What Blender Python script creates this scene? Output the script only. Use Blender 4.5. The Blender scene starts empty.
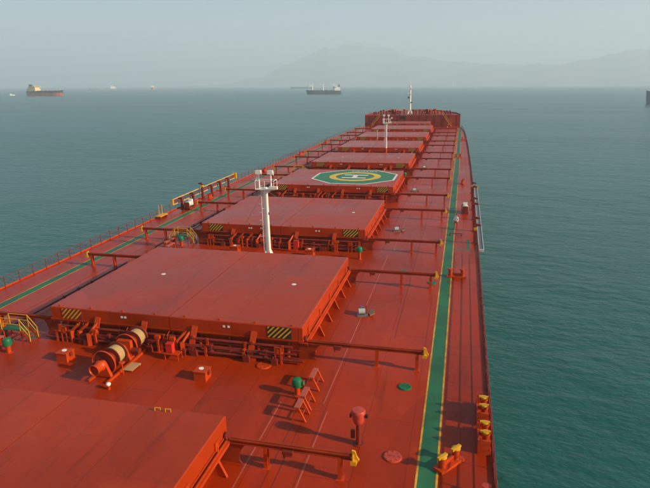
import bpy, bmesh, math, random
from mathutils import Vector, Matrix, Quaternion
random.seed(7)
R = math.radians
C = bpy.context.scene.collection
sc = bpy.context.scene

# ---------------------------------------------------------------- trim and heel of the ship we stand on
# ship frame: +X starboard, +Y bow, +Z up, main deck at z = 0.  world frame: z up, sea at SEA
SEA_N = Vector((0.012893, 0.013007, 0.999832)).normalized()      # the sea's normal seen from the ship
TILT = SEA_N.rotation_difference(Vector((0, 0, 1))).to_matrix().to_4x4()
SEA = -11.0

# ---------------------------------------------------------------- camera
cam = bpy.data.cameras.new('camera'); cam_o = bpy.data.objects.new('camera', cam); C.objects.link(cam_o)
rt = Vector((0.971455, 0.236374, -0.020039)); up = Vector((-0.048859, 0.282031, 0.958160)); fw = Vector((-0.232136, 0.929831, -0.285529))
m = Matrix((rt, up, -fw)).transposed().to_4x4(); m.translation = Vector((20.115, 0, 18.807))
cam_o.matrix_world = TILT @ m
cam.sensor_fit = 'HORIZONTAL'; cam.sensor_width = 36; cam.lens = 552.5 / 650 * 36
cam.clip_start = 0.5; cam.clip_end = 60000
sc.camera = cam_o

# ---------------------------------------------------------------- sky and sun
SUN_EL, SUN_AZ = R(24.5), R(100)          # azimuth clockwise from +Y: off the starboard quarter
w = bpy.data.worlds.new('World'); sc.world = w; w.use_nodes = True
nt = w.node_tree; bg = nt.nodes['Background']
sky = nt.nodes.new('ShaderNodeTexSky'); sky.sky_type = 'NISHITA'; sky.sun_disc = False
sky.sun_elevation = SUN_EL; sky.sun_rotation = SUN_AZ
sky.altitude = 0; sky.air_density = 1.0; sky.dust_density = 1.0; sky.ozone_density = 4.0
nt.links.new(sky.outputs[0], bg.inputs[0]); bg.inputs[1].default_value = 0.074
sl = bpy.data.lights.new('sun', 'SUN'); sl.energy = 5.0; sl.angle = R(1.2); sl.color = (1.0, 0.77, 0.49)
sun = bpy.data.objects.new('sun', sl); C.objects.link(sun)
sd = Vector((math.sin(SUN_AZ) * math.cos(SUN_EL), math.cos(SUN_AZ) * math.cos(SUN_EL), math.sin(SUN_EL)))
sun.rotation_euler = sd.to_track_quat('Z', 'Y').to_euler(); sun.location = (60, -40, 60)
sc.view_settings.view_transform = 'Standard'; sc.view_settings.look = 'None'
sc.view_settings.gamma = 1; sc.view_settings.use_curve_mapping = False
sc.view_settings.exposure = 0.82
sc.cycles.use_denoising = True
sc.cycles.max_bounces = 6; sc.cycles.volume_bounces = 2
sc.cycles.volume_step_rate = 4

# ---------------------------------------------------------------- materials
M = {}
def newmat(name):
    mt = bpy.data.materials.new(name); mt.use_nodes = True; M[name] = mt
    return mt, mt.node_tree.nodes, mt.node_tree.links, mt.node_tree.nodes['Principled BSDF']
def ramp(n, l, src, stops):
    r = n.new('ShaderNodeValToRGB'); e = r.color_ramp.elements
    while len(e) < len(stops): e.new(0.5)
    for q, (p, c) in zip(e, stops): q.position = p; q.color = (*c, 1) if len(c) == 3 else c
    l.new(src, r.inputs[0]); return r
def noise(n, l, co, scale, detail=4, rough=0.6):
    t = n.new('ShaderNodeTexNoise'); t.inputs['Scale'].default_value = scale; t.inputs['Detail'].default_value = detail
    t.inputs['Roughness'].default_value = rough; l.new(co, t.inputs['Vector']); return t
def mix(n, l, fac, a, b, mode='MIX'):
    x = n.new('ShaderNodeMix'); x.data_type = 'RGBA'; x.blend_type = mode
    for sock, val in ((x.inputs[0], fac), (x.inputs[6], a), (x.inputs[7], b)):
        if hasattr(val, 'is_linked') or hasattr(val, 'links'): l.new(val, sock)
        else: sock.default_value = val if isinstance(val, float) else (*val, 1)
    return x.outputs[2]
def paint(name, col, rough=0.45, worn=0.25, stain=(0.09, 0.03, 0.02), scale=0.35, seams=None, space='Object', spec=0.35, bump=0.15, weather=0.0):
    mt, n, l, p = newmat(name)
    co = n.new('ShaderNodeTexCoord').outputs[space]
    a = noise(n, l, co, scale, 6, 0.65); b = noise(n, l, co, scale * 9, 5, 0.7); d = noise(n, l, co, scale * 55, 3, 0.6)
    base = mix(n, l, ramp(n, l, a.outputs[0], [(0.35, (0, 0, 0)), (0.7, (1, 1, 1))]).outputs[0], tuple(c * (1 - 0.6 * worn) for c in col), tuple(min(1, c * (1 + 0.5 * worn)) for c in col))
    f2 = n.new('ShaderNodeMath'); f2.operation = 'MULTIPLY'
    l.new(ramp(n, l, b.outputs[0], [(0.52, (0, 0, 0)), (0.75, (1, 1, 1))]).outputs[0], f2.inputs[0]); f2.inputs[1].default_value = 0.55 * worn
    base = mix(n, l, f2.outputs[0], base, stain)
    if seams:                                   # welded plate joints
        mp = n.new('ShaderNodeMapping'); mp.inputs['Rotation'].default_value = (0, 0, R(90)); l.new(co, mp.inputs[0])
        br = n.new('ShaderNodeTexBrick'); br.inputs['Scale'].default_value = 1.0
        br.inputs['Brick Width'].default_value = seams[0]; br.inputs['Row Height'].default_value = seams[1]
        br.inputs['Mortar Size'].default_value = 0.035; br.inputs['Mortar Smooth'].default_value = 0.6
        br.inputs['Color1'].default_value = (0.92, 0.92, 0.92, 1); br.inputs['Color2'].default_value = (1.0, 1.0, 1.0, 1)
        br.inputs['Mortar'].default_value = (0.62, 0.6, 0.6, 1); l.new(mp.outputs[0], br.inputs[0])
        base = mix(n, l, 1.0, base, br.outputs[0], 'MULTIPLY')
    if weather:                                 # drain streaks, scuffs, touched-up patches, chalky dust
        def mp_(sc_, rz=0):
            q = n.new('ShaderNodeMapping'); q.inputs['Scale'].default_value = sc_; q.inputs['Rotation'].default_value = (0, 0, R(rz)); l.new(co, q.inputs[0]); return q.outputs[0]
        def lay(base, tex, lo, hi, amt, colr, mode='MIX'):
            q = n.new('ShaderNodeMath'); q.operation = 'MULTIPLY'; l.new(ramp(n, l, tex, [(lo, (0, 0, 0)), (hi, (1, 1, 1))]).outputs[0], q.inputs[0]); q.inputs[1].default_value = amt * weather
            return mix(n, l, q.outputs[0], base, colr, mode)
        vo = n.new('ShaderNodeTexVoronoi'); vo.inputs['Scale'].default_value = 0.22; wob = noise(n, l, co, 0.9, 5, 0.65); l.new(mix(n, l, 0.35, mp_((1, 0.6, 1), 0), wob.outputs['Color'], 'ADD'), vo.inputs['Vector'])
        hv = n.new('ShaderNodeSeparateColor'); l.new(vo.outputs['Color'], hv.inputs[0])
        base = lay(base, hv.outputs[0], 0.78, 0.84, 0.22, tuple(min(1, c * 1.25 + 0.004) for c in col))
        base = lay(base, hv.outputs[1], 0.80, 0.88, 0.24, tuple(c * 0.62 for c in col))
        base = lay(base, noise(n, l, mp_((1.6, 0.10, 1), 4), 1.0, 6, 0.7).outputs[0], 0.56, 0.74, 0.55, (0.11, 0.016, 0.004))
        base = lay(base, noise(n, l, mp_((0.10, 1.8, 1), -6), 1.0, 6, 0.7).outputs[0], 0.60, 0.78, 0.45, (0.14, 0.02, 0.006))
        base = lay(base, noise(n, l, co, 0.33, 8, 0.72).outputs[0], 0.55, 0.75, 0.28, (0.46, 0.085, 0.02))
        base = lay(base, noise(n, l, mp_((1, 1, 1), 30), 5.0, 6, 0.75).outputs[0], 0.66, 0.74, 0.60, (0.075, 0.018, 0.007))
        base = lay(base, noise(n, l, mp_((9, 0.5, 1), 37), 1.0, 4, 0.7).outputs[0], 0.70, 0.76, 0.40, (0.50, 0.12, 0.04))
    l.new(base, p.inputs['Base Color'])
    rr = ramp(n, l, a.outputs[0], [(0.3, (rough - 0.1,) * 3), (0.7, (rough + 0.14,) * 3)]); l.new(rr.outputs[0], p.inputs['Roughness'])
    p.inputs['Specular IOR Level'].default_value = spec
    bm_ = n.new('ShaderNodeBump'); bm_.inputs['Strength'].default_value = bump; bm_.inputs['Distance'].default_value = 0.02
    ad = n.new('ShaderNodeMath'); ad.operation = 'ADD'; l.new(b.outputs[0], ad.inputs[0]); l.new(d.outputs[0], ad.inputs[1])
    l.new(ad.outputs[0], bm_.inputs['Height']); l.new(bm_.outputs[0], p.inputs['Normal'])
    if weather:                                 # slightly buckled plating between the frames
        b2 = n.new('ShaderNodeBump'); b2.inputs['Strength'].default_value = 0.5; b2.inputs['Distance'].default_value = 0.035
        l.new(noise(n, l, co, 0.55, 2, 0.4).outputs[0], b2.inputs['Height']); l.new(b2.outputs[0], bm_.inputs['Normal'])
    return mt
RED = (0.35, 0.028, 0.001)
paint('deck_red', RED, 0.34, 0.32, (0.12, 0.022, 0.008), 0.11, seams=(11.0, 2.6), weather=1.2, spec=0.2)
paint('cover_red', (0.36, 0.034, 0.004), 0.34, 0.28, (0.13, 0.025, 0.012), 0.13, seams=(60.0, 4.9), weather=1.2, spec=0.24)
paint('steel_red', (0.46, 0.046, 0.003), 0.45, 0.35, (0.10, 0.03, 0.02), 0.6)
paint('dark_red', (0.19, 0.022, 0.010), 0.5, 0.4, (0.05, 0.02, 0.015), 0.8)
paint('bright_red', (0.55, 0.03, 0.018), 0.4, 0.2, scale=1.2)
paint('hull_red', (0.17, 0.022, 0.012), 0.5, 0.4, scale=0.1)
paint('fc_red', (0.25, 0.030, 0.012), 0.5, 0.4, scale=0.1)
paint('beam_red_shaded', (0.30, 0.033, 0.005), 0.45, 0.4, (0.10, 0.02, 0.01), 0.6)  # darker copy of steel_red: shade on the beams' camera-facing sides put into the colour
paint('seam_light', (0.42, 0.085, 0.05), 0.4, 0.3, scale=0.4)
paint('seam_dark', (0.20, 0.028, 0.012), 0.5, 0.3, scale=0.4)
paint('walk_green', (0.018, 0.130, 0.055), 0.5, 0.7, (0.13, 0.05, 0.03), 0.3)
paint('vent_green', (0.010, 0.15, 0.06), 0.4, 0.25, (0.02, 0.05, 0.03), 1.5)
paint('yellow', (0.60, 0.31, 0.012), 0.45, 0.3, (0.25, 0.09, 0.03), 0.9)
paint('line_yellow', (0.56, 0.28, 0.03), 0.5, 0.9, (0.30, 0.04, 0.01), 0.6)
paint('ring_yellow', (0.70, 0.46, 0.03), 0.5, 0.3, (0.3, 0.15, 0.05), 0.9)
paint('pad_green', (0.028, 0.18, 0.085), 0.5, 0.3, (0.05, 0.08, 0.05), 0.5)
paint('white', (0.78, 0.75, 0.68), 0.4, 0.12, (0.35, 0.25, 0.18), 0.8)
paint('mark_white', (0.72, 0.70, 0.66), 0.5, 0.2, (0.4, 0.2, 0.15), 0.8)
paint('black', (0.02, 0.02, 0.02), 0.6, 0.3, (0.05, 0.04, 0.03), 1.0)
paint('galvanised', (0.38, 0.40, 0.40), 0.4, 0.25, (0.2, 0.16, 0.12), 1.0)
paint('tan', (0.42, 0.25, 0.13), 0.6, 0.3, (0.15, 0.08, 0.05), 1.0)
paint('grey_machine', (0.13, 0.14, 0.15), 0.4, 0.3, scale=1.5)
paint('ladder_tan', (0.55, 0.36, 0.14), 0.5, 0.3, (0.2, 0.1, 0.05), 1.0)
paint('vent_red', (0.46, 0.055, 0.03), 0.42, 0.25, scale=1.5)
paint('ship_red', (0.42, 0.10, 0.07), 0.5, 0.2, scale=0.05)
paint('ship_dark', (0.035, 0.045, 0.06), 0.5, 0.2, scale=0.05)
paint('ship_cream', (0.75, 0.60, 0.30), 0.5, 0.1, scale=0.05)
paint('ship_white', (0.78, 0.78, 0.76), 0.5, 0.1, (0.4, 0.35, 0.3), 0.05)
paint('ship_grey', (0.20, 0.23, 0.27), 0.5, 0.2, scale=0.05)
paint('ship_orange', (0.55, 0.16, 0.06), 0.5, 0.2, scale=0.05)
paint('skin', (0.42, 0.23, 0.15), 0.5, 0.1, (0.3, 0.15, 0.1), 3)
paint('cloth_white', (0.75, 0.74, 0.72), 0.8, 0.15, (0.5, 0.45, 0.4), 3)
paint('cloth_rust', (0.24, 0.06, 0.035), 0.85, 0.2, (0.1, 0.04, 0.03), 3)
paint('hair', (0.015, 0.012, 0.012), 0.6, 0.2, (0.02, 0.02, 0.02), 3)
# rope: laid turns round the drum
mt, n, l, p = newmat('rope')
co = n.new('ShaderNodeTexCoord').outputs['Object']
wv = n.new('ShaderNodeTexWave'); wv.bands_direction = 'Y'; wv.inputs['Scale'].default_value = 3.2; wv.inputs['Distortion'].default_value = 1.2; wv.inputs['Detail'].default_value = 2
l.new(co, wv.inputs[0])
l.new(ramp(n, l, wv.outputs[1], [(0.0, (0.20, 0.11, 0.04)), (0.5, (0.50, 0.33, 0.14)), (1.0, (0.60, 0.43, 0.21))]).outputs[0], p.inputs['Base Color'])
bp = n.new('ShaderNodeBump'); bp.inputs['Strength'].default_value = 0.8; bp.inputs['Distance'].default_value = 0.03; l.new(wv.outputs[1], bp.inputs['Height']); l.new(bp.outputs[0], p.inputs['Normal'])
p.inputs['Roughness'].default_value = 0.85
# sea water
mt, n, l, p = newmat('water')
co = n.new('ShaderNodeTexCoord').outputs['Object']
def mapped(rot, sc_):
    q = n.new('ShaderNodeMapping'); q.inputs['Rotation'].default_value = (0, 0, R(rot)); q.inputs['Scale'].default_value = sc_; l.new(co, q.inputs[0]); return q.outputs[0]
wa = noise(n, l, mapped(25, (0.6, 1, 1)), 0.11, 3, 0.5); wb = noise(n, l, mapped(12, (0.55, 1, 1)), 0.5, 4, 0.6); wc = noise(n, l, mapped(35, (0.6, 1, 1)), 1.7, 3, 0.6)
big = noise(n, l, mapped(20, (0.4, 1, 1)), 0.006, 4, 0.55)
def madd(a, ka, b=None):
    q = n.new('ShaderNodeMath'); q.operation = 'MULTIPLY_ADD'; l.new(a, q.inputs[0]); q.inputs[1].default_value = ka
    if b is None: q.inputs[2].default_value = 0
    else: l.new(b, q.inputs[2])
    return q.outputs[0]
hgt = madd(wa.outputs[0], 0.9, madd(wb.outputs[0], 0.50, madd(wc.outputs[0], 0.11)))
bp = n.new('ShaderNodeBump'); bp.inputs['Strength'].default_value = 1.0; bp.inputs['Distance'].default_value = 1.15
ws = noise(n, l, mapped(15, (0.35, 1, 1)), 0.012, 3, 0.6); l.new(ramp(n, l, ws.outputs[0], [(0.35, (0.45,) * 3), (0.65, (1.0,) * 3)]).outputs[0], bp.inputs['Strength']); l.new(hgt, bp.inputs['Height']); l.new(bp.outputs[0], p.inputs['Normal'])
l.new(ramp(n, l, big.outputs[0], [(0.25, (0.006, 0.082, 0.072)), (0.75, (0.013, 0.112, 0.098))]).outputs[0], p.inputs['Base Color'])
p.inputs['Roughness'].default_value = 0.28; p.inputs['IOR'].default_value = 1.33
# far wooded hills
mt, n, l, p = newmat('hillside')
co = n.new('ShaderNodeTexCoord').outputs['Object']
a = noise(n, l, co, 0.0025, 6, 0.65)
l.new(ramp(n, l, a.outputs[0], [(0.35, (0.045, 0.075, 0.035)), (0.7, (0.13, 0.13, 0.08))]).outputs[0], p.inputs['Base Color']); p.inputs['Roughness'].default_value = 0.9

# ---------------------------------------------------------------- mesh helpers
class MB:
    def __init__(s): s.v = []; s.f = []
    def add(s, vs, fs):
        k = len(s.v); s.v += [tuple(q) for q in vs]; s.f += [tuple(i + k for i in f) for f in fs]; return s
    def box(s, x0, x1, y0, y1, z0, z1):
        return s.add([(x, y, z) for z in (z0, z1) for y in (y0, y1) for x in (x0, x1)],
                     [(0, 2, 3, 1), (4, 5, 7, 6), (0, 1, 5, 4), (2, 6, 7, 3), (0, 4, 6, 2), (1, 3, 7, 5)])
    def bar(s, a, b, wx, wy, upv=(0, 0, 1)):             # square bar from a to b
        a = Vector(a); b = Vector(b); d = (b - a).normalized(); u = Vector(upv)
        if abs(d.dot(u)) > 0.95: u = Vector((0, 1, 0))
        x = d.cross(u).normalized() * wx / 2; y = x.cross(d).normalized() * wy / 2
        return s.add([q + i * x + j * y for q in (a, b) for i, j in ((-1, -1), (1, -1), (1, 1), (-1, 1))],
                     [(3, 2, 1, 0), (4, 5, 6, 7), (0, 1, 5, 4), (1, 2, 6, 5), (2, 3, 7, 6), (3, 0, 4, 7)])
    def cyl(s, a, b, r0, r1=None, n=12, caps=True):
        a = Vector(a); b = Vector(b); r1 = r0 if r1 is None else r1; d = (b - a).normalized()
        x = d.orthogonal().normalized(); y = d.cross(x)
        vs = [q + r * (math.cos(t) * x + math.sin(t) * y) for q, r in ((a, r0), (b, r1)) for t in [2 * math.pi * i / n for i in range(n)]]
        fs = [(i, (i + 1) % n, n + (i + 1) % n, n + i) for i in range(n)]
        if caps: fs += [tuple(range(n))[::-1], tuple(range(n, 2 * n))]
        return s.add(vs, fs)
    def lathe(s, prof, base=(0, 0, 0), axis=(0, 0, 1), n=16, close=True):
        base = Vector(base); d = Vector(axis).normalized(); x = d.orthogonal().normalized(); y = d.cross(x)
        vs = [base + h * d + r * (math.cos(t) * x + math.sin(t) * y) for r, h in prof for t in [2 * math.pi * i / n for i in range(n)]]
        k = len(prof); fs = [(j * n + i, j * n + (i + 1) % n, (j + 1) * n + (i + 1) % n, (j + 1) * n + i) for j in range(k - 1) for i in range(n)]
        if close: fs += [tuple(range(n))[::-1], tuple(range((k - 1) * n, k * n))]
        return s.add(vs, fs)
    def prism(s, poly, off):                              # closed polygon (3D points) pushed along off
        poly = [Vector(q) for q in poly]; off = Vector(off); k = len(poly)
        nrm = sum(((poly[i] - poly[0]).cross(poly[(i + 1) % k] - poly[0]) for i in range(1, k)), Vector())
        if nrm.dot(off) > 0: poly = poly[::-1]
        return s.add(poly + [q + off for q in poly], [tuple(range(k)), tuple(range(k, 2 * k))[::-1]] + [(i, k + i, k + (i + 1) % k, (i + 1) % k) for i in range(k)])
    def path(s, pts, r, n=6):
        pts = [Vector(q) for q in pts]
        for a, b in zip(pts, pts[1:]): s.cyl(a, b, r, n=n)
        return s
    def mesh(s, name, mat, smooth=False):
        me = bpy.data.meshes.new(name); me.from_pydata(s.v, [], s.f); me.update()
        bm = bmesh.new(); bm.from_mesh(me); bmesh.ops.recalc_face_normals(bm, faces=bm.faces); bm.to_mesh(me); bm.free()
        me.materials.append(M[mat])
        if smooth: me.shade_auto_smooth(angle=R(40)) if hasattr(me, 'shade_auto_smooth') else smooth_by_angle(me)
        return me
    def build(s, name, mat, parent=None, loc=(0, 0, 0), smooth=False, rot=None):
        return put(s.mesh(name, mat, smooth), name, parent, loc, rot)
def smooth_by_angle(me, ang=R(40)):
    bm = bmesh.new(); bm.from_mesh(me)
    for f in bm.faces: f.smooth = True
    for e in bm.edges: e.smooth = len(e.link_faces) == 2 and e.calc_face_angle(0) < ang
    bm.to_mesh(me); bm.free()
ONBOARD = []                                              # top-level objects that belong to the tilted ship
def put(me, name, parent=None, loc=(0, 0, 0), rot=None):
    o = bpy.data.objects.new(name, me); C.objects.link(o); o.location = loc
    if rot: o.rotation_euler = rot
    if parent: o.parent = parent
    return o
def tag(o, label, cat, group=None, board=True):
    o['label'] = label; o['category'] = cat
    if group: o['group'] = group
    if board: ONBOARD.append(o)
    return o
def thing(name, label, cat, loc=(0, 0, 0), rz=0, group=None, board=True):
    o = bpy.data.objects.new(name, None); C.objects.link(o); o.location = loc; o.rotation_euler = (0, 0, rz); o.empty_display_size = 0.3
    return tag(o, label, cat, group, board)
def struct(o, board=True):
    o['kind'] = 'structure'
    if board: ONBOARD.append(o)
    return o
KIDS = {}
def copy_tree(o, parent=None):
    c = o.copy(); C.objects.link(c)
    if parent: c.parent = parent
    for ch in list(o.children): copy_tree(ch, c)
    return c
def dup(o, loc, label, group=None, rz=None, cat=None):
    c = copy_tree(o); c.location = loc
    if rz is not None: c.rotation_euler = (0, 0, rz)
    tag(c, label, cat or o['category'], group or o.get('group')); return c

# ---------------------------------------------------------------- sea, hills
b = MB(); nn = 96; rings = [0, 200, 1000, 4000, 12000, 26000]
b.v.append((0, 0, 0))
for r in rings[1:]:
    for i in range(nn): t = 2 * math.pi * i / nn; b.v.append((r * math.cos(t), r * math.sin(t), 0))
for i in range(nn): b.f.append((0, 1 + i, 1 + (i + 1) % nn))
for j in range(len(rings) - 2):
    for i in range(nn): b.f.append((1 + j * nn + i, 1 + (j + 1) * nn + i, 1 + (j + 1) * nn + (i + 1) % nn, 1 + j * nn + (i + 1) % nn))
sea = b.build('sea', 'water', loc=(0, 0, SEA)); struct(sea, False)

def hill_range(name, ridge, dist, depth, seed, k_):
    """ridge: (bearing in degrees from +Y, positive to starboard, crest height in metres)"""
    ridge = [(p, q * k_) for p, q in ridge]; rnd = random.Random(seed); ph = [(rnd.uniform(0, 6.28), rnd.uniform(0.6, 1.4)) for _ in range(12)]
    nb, nd = 150, 15; b = MB(); a0, a1 = ridge[0][0], ridge[-1][0]
    def crest(a):
        for (p, hp), (q, hq) in zip(ridge, ridge[1:]):
            if p <= a <= q: t = (a - p) / (q - p); t = t * t * (3 - 2 * t) * 0.6 + t * 0.4; return hp + (hq - hp) * t
        return 0
    for i in range(nb):
        a = a0 + (a1 - a0) * i / (nb - 1); h = crest(a)
        for j in range(nd):
            s = j / (nd - 1) * 2 - 1; prof = max(0.0, (1 - abs(s)) ** 0.9 * (1 + 0.25 * (1 - abs(s))) / 1.25)
            rough = sum(math.sin(a * k * q[1] * 1.7 + s * (2 + k) + q[0]) / k for k, q in enumerate(ph, 1)) * 0.045
            z = -6 + (h + 6) * prof * (1 + rough * (0.6 if abs(s) < 0.01 else 1.6)) if 0 < j < nd - 1 else -6
            d = dist + s * depth * (0.8 + 0.2 * math.sin(a * 0.9 + ph[3][0]))
            t = R(a); b.v.append((20 + d * math.sin(t), d * math.cos(t), z))
    for i in range(nb - 1):
        for j in range(nd - 1): b.f.append((i * nd + j, (i + 1) * nd + j, (i + 1) * nd + j + 1, i * nd + j + 1))
    o = b.build(name, 'hillside', loc=(0, 0, SEA), smooth=True); struct(o, False); return o
hill_range('hills', [(-29, 4), (-24, 35), (-20, 150), (-17.5, 330), (-15.5, 475), (-13.3, 590), (-11.4, 650), (-8.4, 600), (-4.6, 435), (-1.5, 370), (1.6, 325), (6, 290), (10, 240), (16, 140), (24, 20)], 15000, 2200, 3, 1.613)
hill_range('hills', [(-7, 4), (-3, 80), (0, 190), (1.8, 285), (4, 245), (6.4, 275), (8, 262), (9.8, 300), (12.9, 388), (14.9, 432), (18, 480), (22, 520), (27, 450), (32, 300), (38, 60)], 13400, 1800, 11, 1.634)

# ---------------------------------------------------------------- hull and deck
HW = [(-40, 22.5), (60, 22.5), (90, 22.45), (120, 22.25), (150, 21.9), (180, 21.35), (200, 20.8), (212, 20.2), (220, 19.6), (228, 18.8), (236, 17.3), (244, 15.0), (251, 11.8), (257, 7.8), (261, 3.8), (262.5, 0)]
def hw(y):
    for (a, p), (c, q) in zip(HW, HW[1:]):
        if a <= y <= c: t = (y - a) / (c - a); return p + (q - p) * t
    return 0
FC = 228.5                                                # forecastle bulkhead
ys = [q[0] for q in HW if q[0] < FC] + [FC]
edge = [(hw(y), y) for y in ys]
poly = [(x, y, 0) for x, y in edge] + [(-x, y, 0) for x, y in edge[::-1]]
deck = MB().add(poly, [tuple(range(len(poly)))]).build('deck', 'deck_red'); struct(deck)
# hull plating under the deck edge, closed at the bow
bm = MB(); ring = [(hw(y) + 0.0, y) for y in [q[0] for q in HW]]
top = [(x, y, -0.02) for x, y in ring] + [(-x, y, -0.02) for x, y in ring[-2::-1]]
low = [(x * (1 if y < 190 else max(0, 1 - (y - 190) / 75 * 0.35)), y - (0 if y < 230 else (y - 230) * 0.25), -16) for x, y, z in top]
k = len(top); bm.add(top + low, [(i, i + 1, k + i + 1, k + i) for i in range(k - 1)])
hull = bm.build('hull', 'hull_red', deck)
# sheer strake: a low upstand along the deck edge
for s in (-1, 1):
    bm = MB()
    for (x0, y0), (x1, y1) in zip(edge, edge[1:]): bm.prism([(s * x0, y0, 0.002), (s * x1, y1, 0.002), (s * x1, y1, 0.15), (s * x0, y0, 0.15)], (-s * 0.06, 0, 0))
    bm.build('waterway_bar', 'steel_red', deck)
# green walkways with yellow lines on both sides
def strip(x0, x1, y0, y1, z, name, mat, parent=deck):
    return MB().add([(x0, y0, z), (x1, y0, z), (x1, y1, z), (x0, y1, z)], [(0, 1, 2, 3)]).build(name, mat, parent)
for s in (-1, 1):
    a, c = sorted((s * 18.80, s * 19.66)); strip(a, c, -20, 222 if s > 0 else 216, 0.004, 'green_walkway', 'walk_green')
    for e in (18.74, 19.72): strip(s * e - 0.055, s * e + 0.055, -20, 222 if s > 0 else 216, 0.008, 'yellow_line', 'line_yellow')
strip(19.78, 22.0, 61.6, 61.9, 0.004, 'green_walkway', 'walk_green'); strip(21.2, 21.5, 62, 66, 0.004, 'green_walkway', 'walk_green')
# welded flat bars that run fore and aft on the plating
def weld(x, y0, y1, mat, wd=0.07, h=0.012): MB().box(x - wd / 2, x + wd / 2, y0, y1, -0.01, h).build('deck_bar', mat, deck)
for x, y0, y1, mt_ in ((10.15, -5, 28, 'seam_light'), (13.15, -5, 27.5, 'seam_light'), (12.75, 28.3, 58, 'seam_light'), (11.2, 34, 58, 'seam_dark'), (11.5, -5, 26, 'seam_dark'), (12.0, -5, 26, 'seam_dark'),
                       (13.1, 60, 205, 'seam_light'), (11.9, 60, 205, 'seam_dark'),
                       (-12.8, -5, 205, 'seam_dark'), (-16.2, -5, 205, 'seam_dark'), (-13.2, 20, 205, 'seam_light'), (15.9, 38, 205, 'seam_dark')): weld(x, y0, y1, mt_, 0.045 if mt_ == 'seam_dark' else 0.08)
# bulk of small drain stains is in the paint

# long ballast pipe on the port side of the hatches
t = thing('deck_pipe', 'long dark red pipe on low stands along the port side of the hatches', 'pipe', (-14.55, 0, 0))
MB().cyl((0, -10, 0.22), (0, 206, 0.22), 0.085, n=10).build('pipe', 'dark_red', t, smooth=True)
sm_ = MB().box(-0.1, 0.1, -0.08, 0.08, 0, 0.1).box(-0.13, 0.13, -0.05, 0.05, 0.1, 0.33).mesh('pipe_stand', 'dark_red')
for k in range(54): put(sm_, 'pipe_stand', t, (0, -8 + k * 4.0, 0))
fl_ = MB().cyl((0, -0.06, 0.22), (0, 0.06, 0.22), 0.15, n=12).mesh('flange', 'dark_red')
for k in range(18): put(fl_, 'flange', t, (0, -6 + k * 12.0, 0))

# ---------------------------------------------------------------- railings along the deck edge
def railing(side, y0, y1, label, skip=()):
    t = thing('guard_rail', label, 'railing', (0, 0, 0))
    post = MB().bar((0, 0, 0), (0, 0, 1.12), 0.05, 0.05).mesh('post', 'dark_red')
    y = y0; i = 0
    while y <= y1:
        if not any(a < y < c for a, c in skip):
            put(post, 'post', t, (side * (hw(y) - 0.1), y, 0)); i += 1
        y += 1.9
    segs = []; cur = y0
    for a, c in list(skip) + [(y1, y1)]: segs.append((cur, a)); cur = c
    for a, c in segs:
        for z in (0.42, 0.76, 1.12):
            yy = [a] + [q for q in ys if a < q < c] + [c]
            MB().path([(side * (hw(q) - 0.1), q, z) for q in yy], 0.022 if z < 1 else 0.028, 6).build('rail', 'dark_red', t)
    return t
railing(-1, -6, 222, 'thin dark red guard rail along the edge beyond the tan boarding ladder', skip=((74.5, 99.5),))
railing(1, -6, 222, 'thin dark red guard rail along the edge beside the silver boarding ladder', skip=((60, 99.5),))

# ---------------------------------------------------------------- cargo hatches
stay_side = MB().prism([(0, 0, 0), (0.92, 0, 0), (0.90, 0, 0.10), (0.34, 0, 1.235), (0, 0, 1.235)], (0, 0.03, 0)).prism([(0.91, -0.06, 0.0), (0.96, -0.06, 0.0), (0.40, -0.06, 1.23), (0.35, -0.06, 1.23)], (0, 0.15, 0)).mesh('coaming_stay', 'steel_red')
stay_end = MB().prism([(0, 0, 0), (0.62, 0, 0), (0.6, 0, 0.1), (0.12, 0, 1.24), (0, 0, 1.24)], (0, 0.03, 0)).prism([(0.60, -0.05, 0.0), (0.64, -0.05, 0.0), (0.16, -0.05, 1.24), (0.12, -0.05, 1.24)], (0, 0.13, 0)).mesh('coaming_stay', 'steel_red')
jack_me = MB().bar((0.12, 0.05, 1.95), (-0.12, -0.42, 0.25), 0.42, 0.10).box(-0.2, 0.36, -0.62, -0.3, 0, 0.28).cyl((0.05, 0.02, 1.2), (0.05, -0.3, 1.2), 0.12, n=10).mesh('lifting_jack', 'steel_red')
cleat_me = MB().box(-0.05, 0.05, -0.16, 0.16, -0.30, 0.18).box(-0.09, 0.09, -0.05, 0.05, -0.42, -0.1).mesh('cleat', 'steel_red')
lug_me = MB().box(-0.07, 0.07, -0.05, 0.05, 0, 0.13).cyl((-0.09, 0, 0.1), (0.09, 0, 0.1), 0.05, n=8).mesh('lifting_lug', 'steel_red')
post_me = MB().box(-0.02, 0.02, -0.14, 0.14, 0, 1.22).box(-0.10, 0.10, -0.15, -0.12, 0, 1.22).box(-0.10, 0.10, 0.12, 0.15, 0, 1.22).box(-0.2, 0.2, -0.22, 0.22, 0, 0.03).mesh('post', 'steel_red')
stop_me = MB().prism([(0, -0.05, -0.32), (0.30, -0.05, -0.32), (0.42, -0.05, -0.1), (0.30, -0.05, 0.08), (0.22, -0.05, 0.36), (0.06, -0.05, 0.40), (0.08, -0.05, 0.1), (0, -0.05, 0.05)], (0, 0.1, 0)).box(0.02, 0.3, -0.24, 0.24, -0.30, -0.08).box(0.1, 0.16, -0.22, 0.22, -0.1, 0.22).mesh('end_stop', 'yellow')
wheel_me = MB().cyl((-0.05, 0, 0), (0.05, 0, 0), 0.2, n=16).cyl((-0.09, 0, 0), (0.09, 0, 0), 0.07, n=10).mesh('wheel', 'dark_red', True)
pad_me = MB().cyl((0, 0, 0), (0, 0, 0.02), 0.2, n=14).mesh('white_pad', 'mark_white')
mark_me = MB().box(-0.09, 0.09, -0.012, 0, -0.08, 0.08).mesh('white_mark', 'mark_white')
Z0, Z1 = 1.45, 2.5
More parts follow.
